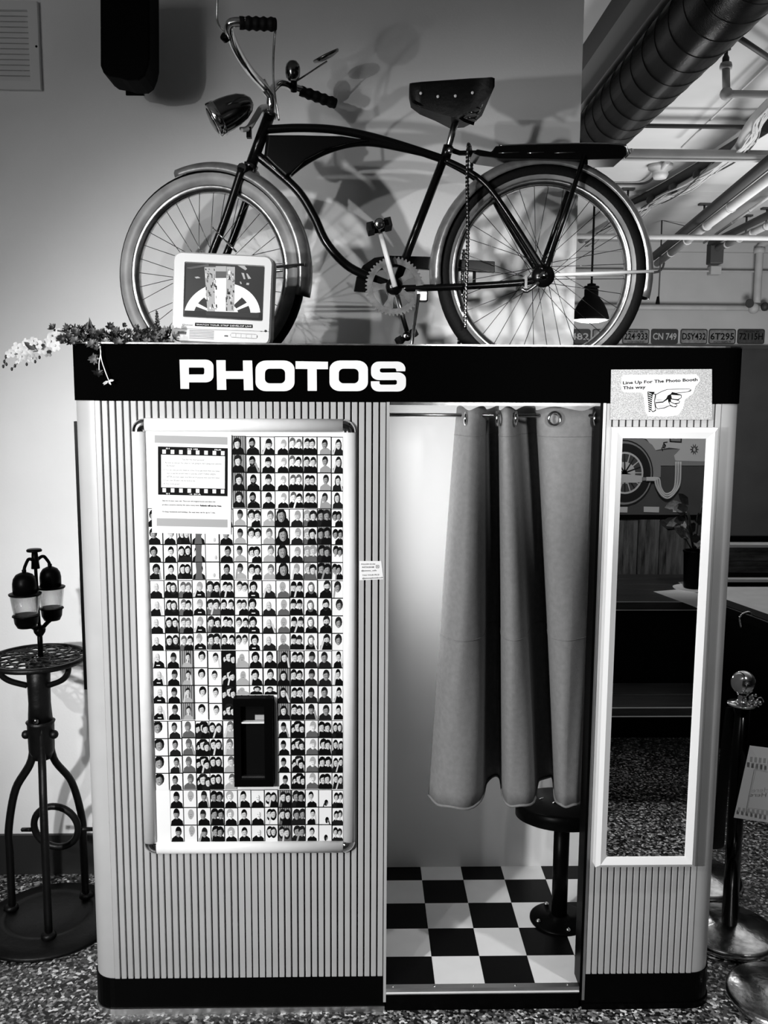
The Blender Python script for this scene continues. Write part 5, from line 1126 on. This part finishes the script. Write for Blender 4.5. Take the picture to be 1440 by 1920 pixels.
# ================================================================== RIGHT SIDE: COUNTER, PANEL, STANCHIONS
A = P(1368, 1127, Z=.80); B = P(1442, 1153, Z=.80); d = (B-A).normalized(); A2 = A-d*.25; B2 = B+d*1.3; yb = P(1400, 1100, Z=.80).y
ctr = thing('game_table', (B.x, B.y, 0), 'light-topped table with a black rail and dark base right of the booth', 'table')
bk = [(B2.x, yb), (A2.x, yb)]
MB().prism([(A2.x, A2.y, .785), (B2.x, B2.y, .785), (B2.x, yb, .785), (A2.x, yb, .785)], (0, 0, .014)).build('table_top', 'counter_top', ctr)
nrm_ = Vector((d.y, -d.x, 0))
rail = MB().prism([A2+Vector((0, 0, .002)), A2+nrm_*.05+Vector((0, 0, -.01)), A2+nrm_*.055+Vector((0, 0, -.06)), A2+Vector((0, 0, -.06))], B2-A2).build('rail', 'black_gloss', ctr)
MB().tube([A2+nrm_*.052+Vector((0, 0, -.018)), B2+nrm_*.052+Vector((0, 0, -.018))], .0035, 6).build('rail_trim', 'chrome', rail)
q = P(1412, 1155, Z=.80); MB().tube(crom([q+nrm_*.06+Vector((0, 0, -.05)), q+nrm_*.07+Vector((0, 0, .0)), q+nrm_*.03+Vector((0, 0, .02)), q+Vector((0, 0, .004))], 5), .006, 8).build('clip', 'chrome', rail)
MB().prism([(A2.x, A2.y+.03, .02), (B2.x, B2.y+.03, .02), (B2.x, yb-.02, .02), (A2.x, yb-.02, .02)], (0, 0, .72)).build('base_cabinet', 'black_matte', ctr)
PY_ = 2.62; pz1 = P(1400, 1025, Y=PY_).z; pz0 = .79; pnx0, pnx1 = 1.25, 4.5
pnl = thing('wood_panel', ((pnx0+pnx1)/2, PY_, 0), 'low weathered plank partition with a pale cap behind the light-topped table', 'partition')
rnd = random.Random(2); nz = 4; MB().box(pnx0, pnx1, PY_+.02, PY_+.06, 0, pz1).build('backing', 'black_matte', pnl)
for r in range(nz):
    x = pnx0; z0_ = lerp(pz0-.16, pz1, r/nz); z1_ = lerp(pz0-.16, pz1, (r+1)/nz)-.003
    while x < pnx1:
        L_ = rnd.uniform(.35, .7); x2 = min(x+L_, pnx1); MB().box(x+.0015, x2-.0015, PY_+rnd.uniform(-.004, .002), PY_+.02, z0_, z1_).build('plank', 'panel_wood', pnl, org=(rnd.uniform(-3, 3)*0+x, PY_, z0_)); x = x2
MB().box(pnx0, pnx1, PY_-.03, PY_+.07, pz1, pz1+.016).build('cap_rail', 'white_gloss', pnl)
MB().box(pnx0, pnx1, PY_+.07, PY_+.10, pz1-.2, pz1+.05).build('upstand', 'black_matte', pnl)
zl = P(1400, 1089, Y=2.35).z; MB().box(pnx0, pnx1, 2.35, 2.40, zl-.008, zl+.008).build('edge_strip', 'white_gloss', pnl); MB().box(pnx0, pnx1, 2.36, PY_, zl-.03, zl-.009).build('ledge', 'black_gloss', pnl)

def stanchion(px, py, label, full=True, zt=.98):
    c = P(px, py, Z=0); t = thing('stanchion', (c.x, c.y, 0), label, 'stanchion', None); c = Vector((c.x, c.y, 0))
    MB().lathe([(0, 0), (.158, 0), (.163, .008), (.160, .022), (.150, .028), (.06, .036), (.034, .045), (0, .045)], c, n=56).build('base', 'stan_base', t)
    MB().tube([c+Vector((0, 0, .044)), c+Vector((0, 0, zt-.115))], .026, 24).build('post', 'stan_post', t)
    k = zt-.115
    MB().lathe([(0, 0), (.046, 0), (.048, .003), (.046, .006), (.026, .008), (.016, .016), (.014, .030), (.018, .036)], c+Vector((0, 0, k)), n=28).build('collar', 'chrome', t)
    MB().ball(c+Vector((0, 0, zt-.040)), .040, 24, 14).build('ball_finial', 'chrome', t)
    return t, c
mat('stan_post', .02, .12, metal=1); mat('stan_base', .6, .22, metal=1, noise=.6, nscale=22, bump=.4, bscale=30)
c1 = P(1366, 1752, Z=0); ztop = P(1397, 1258, Y=c1.y).z
s1, c1 = stanchion(1366, 1752, 'chrome stanchion with ball top standing right of the booth', zt=ztop)
s2, c2 = stanchion(1464, 1876, 'nearest stanchion, cut by the right frame edge, only its round base showing', zt=ztop)
s3, c3 = stanchion(1308, 1652, 'rear stanchion mostly hidden behind the booth corner', zt=ztop)
# hooks and small crumpled wrapping on the collar
q = c1+Vector((.03, -.03, ztop-.108)); mb = MB(); rnd = random.Random(8)
for i in range(16): mb.ball(q+Vector((rnd.uniform(-.015, .02), rnd.uniform(-.01, .02), rnd.uniform(0, .035))), rnd.uniform(.004, .008), 6, 4)
mb.build('hook_cluster', 'chrome', s1)
MB().tube([c1+Vector((.05+.012*math.cos(a), -.02, ztop-.100+.016*math.sin(a))) for a in [i*.5 for i in range(10)]], .002, 6).build('belt_hook', 'chrome', s1)
# black belt sagging between the stanchions
a = c1+Vector((-.03, 0, .62)); b_ = c3+Vector((.02, 0, .85)); pts = crom([c1+Vector((-.026, .02, .80)), P(1362, 1400, Y=c1.y+.05), P(1352, 1520, Y=c1.y+.10), P(1346, 1590, Y=c1.y+.2), P(1336, 1500, Y=c3.y-.04), c3+Vector((.02, -.02, .85))], 6)
mb = MB(); mb.tube(pts, .020, 8, flat=.2, up=(0, 1, 0))
o = mb.build('rope_belt', 'belt', None, org=pts[0]); tag(o, 'black belt drooping from the chrome stanchion behind the booth corner', 'belt')
# hanging paper sign seen from the back
qY = c1.y-.075; mb = MB(); q = [P(1406, 1398, Y=qY), P(1500, 1410, Y=qY+.02), P(1500, 1551, Y=qY), P(1376, 1533, Y=qY-.01)]
mb.prism([q[3], q[2], q[1], q[0]], (0, .0012, 0), 0)
def pu(px, py): return P(1320+px/4.575, 1240+py/4.575, Y=qY-.014)
for i in range(14):
    x0_ = 398+i*38; mb.face([pu(x0_-6, 862+i*4), pu(x0_+16, 864+i*4), pu(x0_+20, 820+i*4), pu(x0_-2, 818+i*4)], 1)
    x0_ = 292+i*40; mb.face([pu(x0_-4, 1290+i*5), pu(x0_+18, 1292+i*5), pu(x0_+22, 1254+i*5), pu(x0_, 1252+i*5)], 1)
for a, b_, c_, e_ in (((455, 878), (460, 878), (376, 1256), (371, 1256)), ((455, 876), (900, 930), (900, 934), (455, 880)), ((371, 1254), (900, 1320), (900, 1324), (371, 1258))): mb.face([pu(*e_), pu(*c_), pu(*b_), pu(*a)], 1)
xa = pu(560, 1126); mb.text('Here', pu(555, 1118), width=pu(700, 1118).x-pu(555, 1118).x, size=.022, xd=(-1, 0, -.05), yd=(.12, 0, 1), mi=1)
mb.text('Line Starts', pu(860, 1010), width=.075, size=.02, xd=(-1, 0, -.05), yd=(.12, 0, 1), mi=1)
mat('paper_show', .70, .8); mat('ink_show', .42, .8)
o = mb.build('queue_sign', ['paper_show', 'ink_show'], None, org=q[3]); tag(o, 'white paper sheet hanging from the stanchion, faint reversed print showing through', 'sign')

# ================================================================== LEFT: CAST IRON TABLE AND TWIN GLASS DISPENSER
tc = P(93, 1728, Z=0); TXc, TYc = tc.x, tc.y
it = thing('iron_table', (TXc, TYc, 0), 'small black cast iron pedestal table with a lacy round top, left of the booth', 'table')
TZ = P(78, 1232, Y=TYc).z
MB().lathe([(0, 0), (.232, 0), (.236, .006), (.232, .014), (.19, .020), (.16, .032), (.15, .034), (.135, .028), (.12, .016), (0, .016)], (TXc, TYc, 0), n=56).build('base', 'black_iron', it)
hub0 = P(84, 1400, Y=TYc).z; hub1 = P(82, 1350, Y=TYc).z; ctx = P(80, 1300, Y=TYc).x
for k, ang in enumerate((-72, 48, 168)):
    a = math.radians(ang); dr_ = Vector((math.cos(a), math.sin(a), 0)); C = Vector((TXc, TYc, 0))
    pts = [C+dr_*.028+Vector((0, 0, hub1-.02)), C+dr_*.04+Vector((0, 0, hub0-.05)), C+dr_*.105+Vector((0, 0, hub0-.16)), C+dr_*.138+Vector((0, 0, hub0-.30)), C+dr_*.140+Vector((0, 0, .25)), C+dr_*.142+Vector((0, 0, .032))]
    if k == 0: pts = [C+dr_*.028+Vector((0, 0, hub1-.02)), C+dr_*.04+Vector((0, 0, hub0-.06)), C+dr_*.09+Vector((0, 0, .45)), C+dr_*.142+Vector((0, 0, .032))]
    MB().tube(crom(pts, 6), .0165, 10, flat=.75).build('leg', 'black_iron', it)
    MB().lathe([(0, 0), (.026, 0), (.024, .012), (.016, .018), (0, .018)], C+dr_*.145+Vector((0, 0, .03)), n=14).build('foot', 'black_iron', it)
MB().lathe([(.030, hub0-.04), (.042, hub0-.01), (.044, hub1-.012), (.048, hub1-.004), (.034, hub1), (.034, hub1+.01)], (TXc, TYc, 0), n=28).build('hub', 'black_iron', it)
for s in (-1, 1): MB().ball((TXc+s*.047, TYc-.01, (hub0+hub1)/2), .015, 10, 6).build('lug', 'black_iron', it)
MB().lathe([(.040, hub1), (.036, hub1+.06), (.037, TZ-.10), (.040, TZ-.012)], (TXc, TYc, 0), n=24).build('column', 'black_iron', it)
MB().lathe([(0, -.006), (.011, -.006), (.011, .006), (0, .006)], (TXc-.0, TYc-.045, hub1+.012), (0, 1, 0), n=12).build('pivot_bolt', 'dark_chrome', it)
q = P(105, 1550, Y=TYc+.02); MB().lathe([(.078+.012*math.cos(a), .012*math.sin(a)) for a in [2*PI*i/8 for i in range(8)]], q, (.1, 1, .1), n=36, closed=True).build('brace_ring', 'black_iron', it)
for s in (-1, 1): MB().tube([q+Vector((s*.086, 0, -.01)), q+Vector((s*.13, .04, -.03))], .008, 6).build('brace_bar', 'black_iron', it)
TR_ = .158; Cq = Vector((TXc, TYc, TZ))
tt_ = MB().lathe([(TR_-.008, -.012), (TR_, -.012), (TR_+.003, -.004), (TR_, .004), (TR_-.010, .004)], Cq, n=64, closed=True).build('tabletop', 'black_iron', it)
mb = MB()
for ring_r, cnt, rr_ in ((.036, 8, .014), (.072, 12, .018), (.110, 16, .021), (.142, 22, .016)):
    for k in range(cnt):
        a = 2*PI*k/cnt+ring_r*10; c = Cq+Vector((math.cos(a)*ring_r, math.sin(a)*ring_r, -.003))
        mb.tube([c+Vector((rr_*math.cos(t)*(1.15), rr_*math.sin(t), 0)) for t in [2*PI*i/10 for i in range(10)]], .0032, 5, closed=True)
for k in range(12):
    a = 2*PI*k/12; mb.tube([Cq+Vector((math.cos(a+t*1.2)*r, math.sin(a+t*1.2)*r, -.003)) for t, r in ((0, .02), (.25, .06), (.5, .10), (.75, .13), (1, .152))], .0042, 5)
o = mb.build('lattice', 'black_iron', tt_); tag(o, kind='stuff')
for s in (-1, 1):
    MB().tube(crom([Cq+Vector((s*.115, -.04, -.012)), Cq+Vector((s*.110, -.04, -.045)), Cq+Vector((s*.085, -.03, -.072)), Cq+Vector((s*.035, -.01, -.095))], 5), .010, 8).build('top_bracket', 'black_iron', it)
# dispenser
dp = thing('twin_jar_dispenser', (P(74, 1205, Y=TYc).x, TYc, TZ+.004), 'black stand holding two tapered glass jars under black domes, on the iron table', 'dispenser')
dX = P(75, 1200, Y=TYc).x
def pz(py, Y=TYc, px=70): return P(px, py, Y=Y).z
MB().tube([(dX, TYc, TZ+.002), (dX, TYc, pz(1180))], .0085, 12).build('post', 'black_gloss', dp)
MB().lathe([(.010, 0), (.018, .012), (.020, .022), (.014, .030), (.010, .035)], (dX, TYc, pz(1192)), n=16).build('post_boss', 'black_gloss', dp)
MB().tube([(dX, TYc, pz(1185)), (dX-.004, TYc, pz(1060))], .0055, 10).build('rod', 'black_gloss', dp)
MB().tube([(dX-.004, TYc, pz(1066)), (dX-.005, TYc, pz(1032))], [.014, .009], 12).build('top_post', 'black_gloss', dp)
MB().lathe([(0, 0), (.024, 0), (.025, .004), (.022, .008), (0, .008)], (dX-.006, TYc, pz(1034)), n=24).build('top_knob', 'black_gloss', dp)
def jar(px, Y, rim, bottom, dome_top, cup_bot, rpx):
    u = ppm(P(px, rim, Y=Y)); x = P(px, (rim+bottom)/2, Y=Y).x; zr_, zb_, zd, zc_ = [P(px, v, Y=Y).z for v in (rim, bottom, dome_top, cup_bot)]
    R1, R2 = rpx*u, rpx*.80*u; h = zr_-zb_
    MB().lathe([(R2*.9, 0), (R2, .003), (R1, h), (R1-.0025, h), (R2-.0025, .005), (R2*.9, .004)], (x, Y, zb_), n=32).build('glass_jar', 'jar_glass', dp)
    MB().lathe([(R1-.002, -.003), (R1+.003, -.002), (R1+.004, .002), (R1-.002, .003), (R1*.78, .006)], (x, Y, zr_), n=32).build('rim_ring', 'black_gloss', dp)
    dd = zd-zr_-.006; MB().lathe([(R1*.80, 0), (R1*.80, dd*.45), (R1*.74, dd*.68), (R1*.55, dd*.88), (R1*.25, dd*.98), (0, dd)], (x, Y, zr_+.006), n=32).build('dome_lid', 'black_gloss', dp)
    MB().lathe([(.004, 0), (.007, .0), (.007, .008), (0, .010)], (x, Y, zd), n=10).build('lid_nut', 'black_gloss', dp)
    cd = zb_-zc_; MB().lathe([(0, -cd), (R2*.75, -cd), (R2*.95, -cd*.6), (R2*1.02, 0), (R2*1.15, .002), (R2*1.1, .006), (R2*.99, .006)], (x, Y, zb_), n=32).build('cup', 'black_gloss', dp)
    c0 = Vector((x, Y, zd+.006)); tp = Vector((dX-.004, TYc, pz(1058))); MB().tube(crom([c0, c0+Vector((0, 0, .014)).lerp(tp-c0, .12), c0.lerp(tp, .45)+Vector((0, 0, .028)), tp.lerp(c0, .12)+Vector((0, 0, .012)), tp+Vector((0, 0, -.012))], 5), .0055, 8).build('arm', 'black_gloss', dp)
    MB().tube(crom([Vector((x, Y, zc_+.004)), Vector((lerp(x, dX, .5), lerp(Y, TYc, .5), zc_-.008)), Vector((dX, TYc, pz(1186)))], 5), .007, 8).build('lower_arm', 'black_gloss', dp)
jar(48, TYc-.055, 1114, 1156, 1073, 1176, 27.5); jar(96, TYc+.055, 1101, 1142, 1062, 1162, 24)

# ================================================================== THE ROOM BEHIND THE CAMERA, SEEN IN THE MIRROR
def mz(px, py, Y): return MR(px, py, Y)
zm = mz(1230, 965, FRY).z; mxa, mxb = -1.5, 4.5; WY = FRY
mural = thing('wall_mural', (2.2, FRY, zm), 'painted street mural with a big car wheel, reflected in the mirror', 'mural')
YM = FRY+.012
def mp(x, y, lift=0): return (lambda v: Vector((v.x, YM+lift, v.z)))(MR(1060+x*.26389, 660+y*.26385, YM+lift))
MB().box(mxa, mxb, FRY+.002, FRY+.010, zm, 3.2).build('board', 'mural_dark', mural)
NORM_SKIP = False
def mpoly(name, pts, ma, lift): 
    v = [mp(x, y, lift) for x, y in pts]; MB().prism(v, (0, -.0015, 0)).build(name, ma, mural)
mpoly('sky', [(300, 300), (1400, 300), (1400, 790), (830, 790), (780, 775), (770, 740), (820, 690), (740, 680), (640, 700), (580, 620), (300, 560)], 'mural_light', .001)
mpoly('hill', [(620, 706), (760, 692), (820, 690), (775, 735), (785, 772), (1400, 790), (1400, 808), (600, 808)], 'mural_mid', .003)
for x0_, x1_ in ((250, 445), (560, 670), (768, 870), (980, 1090)): mpoly('road_dash', [(x0_, 1100), (x1_, 1102), (x1_-2, 1142), (x0_, 1138)], 'mural_light', .002)
c = (425, 860)
def disc(name, cx, cy, r, ma, lift, rx=1.0, n=40, a0=0, a1=360): mpoly(name, [(cx+r*rx*math.cos(math.radians(a0+(a1-a0)*i/n)), cy-r*math.sin(math.radians(a0+(a1-a0)*i/n))) for i in range(n+(0 if a1-a0 >= 360 else 1))], ma, lift)
mpoly('wing', [(250, 620), (560, 618), (620, 660), (665, 730), (682, 820), (680, 890), (620, 892), (400, 800), (250, 700)], 'mural_mid', .004)
disc('wing_line', 415, 860, 236, 'mural_black', .005, .90); disc('wing_line', 415, 860, 226, 'mural_mid', .0055, .90)
disc('tyre', 425, 860, 210, 'mural_black', .007, .88); disc('wheel_rim', 425, 860, 150, 'mural_light', .009, .88); disc('wheel_well', 425, 860, 136, 'mural_dark', .0105, .88); disc('wheel_hub', 425, 860, 78, 'mural_light', .012, .95)
for k in range(20):
    a = 2*PI*k/20; r1 = 136; mpoly('spoke', [(425+6*math.sin(a), 860+6*math.cos(a)), (425+r1*.88*math.cos(a)+2*math.sin(a), 860-r1*math.sin(a)+2*math.cos(a)), (425+r1*.88*math.cos(a)-4*math.sin(a), 860-r1*math.sin(a)-4*math.cos(a)), (425-6*math.sin(a), 860-6*math.cos(a))], 'mural_black' if k % 2 else 'mural_light', .0135)
mpoly('pipe_body', [(250, 862), (470, 872), (545, 880), (548, 925), (500, 930), (250, 925)], 'mural_light', .015)
mpoly('pipe_tip', [(548, 890), (578, 892), (578, 914), (548, 916)], 'mural_mid', .015)
for off in (0, 16, 32):
    pts = [(578, 896+off*.5), (655-off*.4, 897+off*.5), (672-off, 910), (680-off*.9, 960), (705-off*.5, 1003+off*.6), (735, 1008+off), (768+off*.5, 985+off*.4), (785+off, 930), (790+off, 780)]
    vv = crom([mp(x, y, .0165) for x, y in pts], 5); MB().tube(vv, .0065, 6).build('exhaust_line', 'mural_light', mural)
starpts = []
for i in range(20): a = 2*PI*i/20; r = 38 if i % 2 == 0 else 14; starpts.append((920+r*.75*math.cos(a), 692-r*math.sin(a)))
vv = [mp(x, y, .004) for x, y in starpts]; MB().tube(vv, .0028, 5, closed=True).build('star_outline', 'mural_black', mural)
MB().tube(crom([mp(x, y, .004) for x, y in ((728, 640), (700, 645), (716, 665), (698, 660), (700, 680), (715, 672), (690, 680), (695, 705))], 5), .0028, 5).build('squiggle', 'mural_black', mural)
mpoly('sign_box', [(742, 600), (832, 600), (830, 645), (745, 640)], 'mural_black', .004); mpoly('sign_box', [(750, 600), (824, 600), (822, 637), (753, 633)], 'mural_mid', .006)
# wainscot of rough planks
wsc = thing('wainscot', (2, FRY, 0), 'rough dark vertical plank wainscot below the mural, seen in the mirror', 'wainscot')
x = .6; rnd = random.Random(4); MB().box(.6, 4.4, FRY+.002, FRY+.024, zm-.03, zm-.001).build('cap_board', 'black_matte', wsc)
while x < 4.4:
    w_ = rnd.uniform(.13, .18); MB().box(x+.003, x+w_-.003, FRY+.002, FRY+.002+rnd.uniform(.014, .022), 0, zm-.03).build('plank', 'plank_wood', wsc, org=(x, FRY, 0)); x += w_
# table
tzz = .76; ya = mz(1200, 1131, 0); 
def mzz(px, py, Z):                            # mirrored point on a horizontal plane
    v = P(px, py, Z=Z); return Vector((v.x, 2*MY-v.y, v.z))
tn, tf = mzz(1220, 1128, tzz).y, mzz(1220, 1077, tzz).y
pt_ = thing('picnic_table', (1.9, (tn+tf)/2, 0), 'dark wooden table with paper menus on it, seen in the mirror', 'table')
nb = 5; tx0, tx1 = .55, 3.2
for i in range(nb): MB().box(tx0, tx1, lerp(tn, tf, i/nb)-.003, lerp(tn, tf, (i+1)/nb)+.003, tzz-.045, tzz).build('plank', 'bench_wood', pt_, bevel=.003)
MB().box(tx0+.02, tx1-.02, tn-.05, tn-.08, .0, tzz-.045).build('front_panel', 'black_matte', pt_)  # black sheet put in for the darkness under the table
for z_ in (tzz-.003, tzz-.047): MB().box(tx0, tx1, tn-.002, tn+.002, z_-.002, z_+.002).build('painted_glint', 'pipe_paint', pt_)  # pale strips standing in for highlights along the table edge
for x in (tx0+.25, tx1-.25):
    for yy_ in (tn-.12, tf+.12): MB().box(x-.045, x+.045, yy_-.045, yy_+.045, 0, tzz-.045).build('leg', 'bench_wood', pt_)
bn, bfy = mzz(1220, 1327, .46).y, mzz(1220, 1281, .46).y
bb = thing('bench', (1.9, (bn+bfy)/2, 0), 'dark plank bench in front of the table, seen in the mirror', 'bench')
for i in range(2): MB().box(tx0, tx1, lerp(bn, bfy, i/2)-.003, lerp(bn, bfy, (i+1)/2)+.003, .415, .46).build('plank', 'bench_wood', bb, bevel=.004)
for z_ in (.457, .417): MB().box(tx0, tx1, bn-.002, bn+.002, z_-.002, z_+.002).build('painted_glint', 'pipe_paint', bb)  # bench edge highlights, modelled as pale strips
for x in (tx0+.3, tx1-.3): MB().box(x-.04, x+.04, bfy+.04, bn-.04, 0, .415).build('leg', 'bench_wood', bb)
# plant in a tall black pot, tray and menus
pc = mzz(1299, 1104, tzz+.003); pot = thing('potted_plant', (pc.x, pc.y, tzz), 'leafy plant in a tall black vase on the reflected table', 'plant')
u = ((pc-CV).length+.0)/FPX*1.28
ph = .20
MB().lathe([(0, 0), (.045, 0), (.048, .01), (.056, ph), (.060, ph), (.060, ph+.01), (.050, ph+.01), (.045, ph-.01), (0, ph-.01)], (pc.x, pc.y, tzz+.008), n=28).build('vase', 'black_gloss', pot)
MB().lathe([(0, 0), (.10, 0), (.105, .008), (.10, .007), (0, .006)], (pc.x, pc.y, tzz), n=28).build('saucer', 'white_gloss', pot)
rnd = random.Random(9)
for i in range(44):
    a = rnd.uniform(0, 2*PI); e = rnd.uniform(.2, 1.0); L_ = rnd.uniform(.07, .12); b_ = Vector((pc.x, pc.y, tzz+ph)); tip = b_+Vector((math.cos(a)*e*.13, math.sin(a)*e*.10, rnd.uniform(.06, .30)))
    if i % 4 == 0: MB().tube([b_, b_.lerp(tip, .5)+Vector((0, 0, .02)), tip], .004, 5).build('stem', 'leaf_dark', pot)
    mb = MB(); leafm(mb, tip, Vector((math.cos(a), .3*math.sin(a), rnd.uniform(-.4, .9))), L_, .026, Vector((rnd.uniform(-.3, .3), 1, .4)), 0, .25); mb.build('leaf', rnd.choice(['leaf_dark', 'leaf_dark', 'leaf_dark', 'leaf_mid', 'leaf_mid', 'pipe_paint'] if i % 5 == 0 else ['leaf_dark', 'leaf_mid']), pot)
for pts, lab, dzz in (([(1226, 1110), (1275, 1106), (1330, 1118), (1330, 1150), (1300, 1137)], 'large white paper menu lying flat on the reflected table', 0), ([(1272, 1092), (1315, 1089), (1330, 1100), (1290, 1106)], 'small white paper under the black vase, reflected', .0)):
    vv = [mzz(x, y, tzz+.001) for x, y in pts]; mb = MB().prism(vv, (0, 0, .0015)); o = mb.build('paper_menu', 'paper', None, org=vv[0]); tag(o, lab, 'paper')
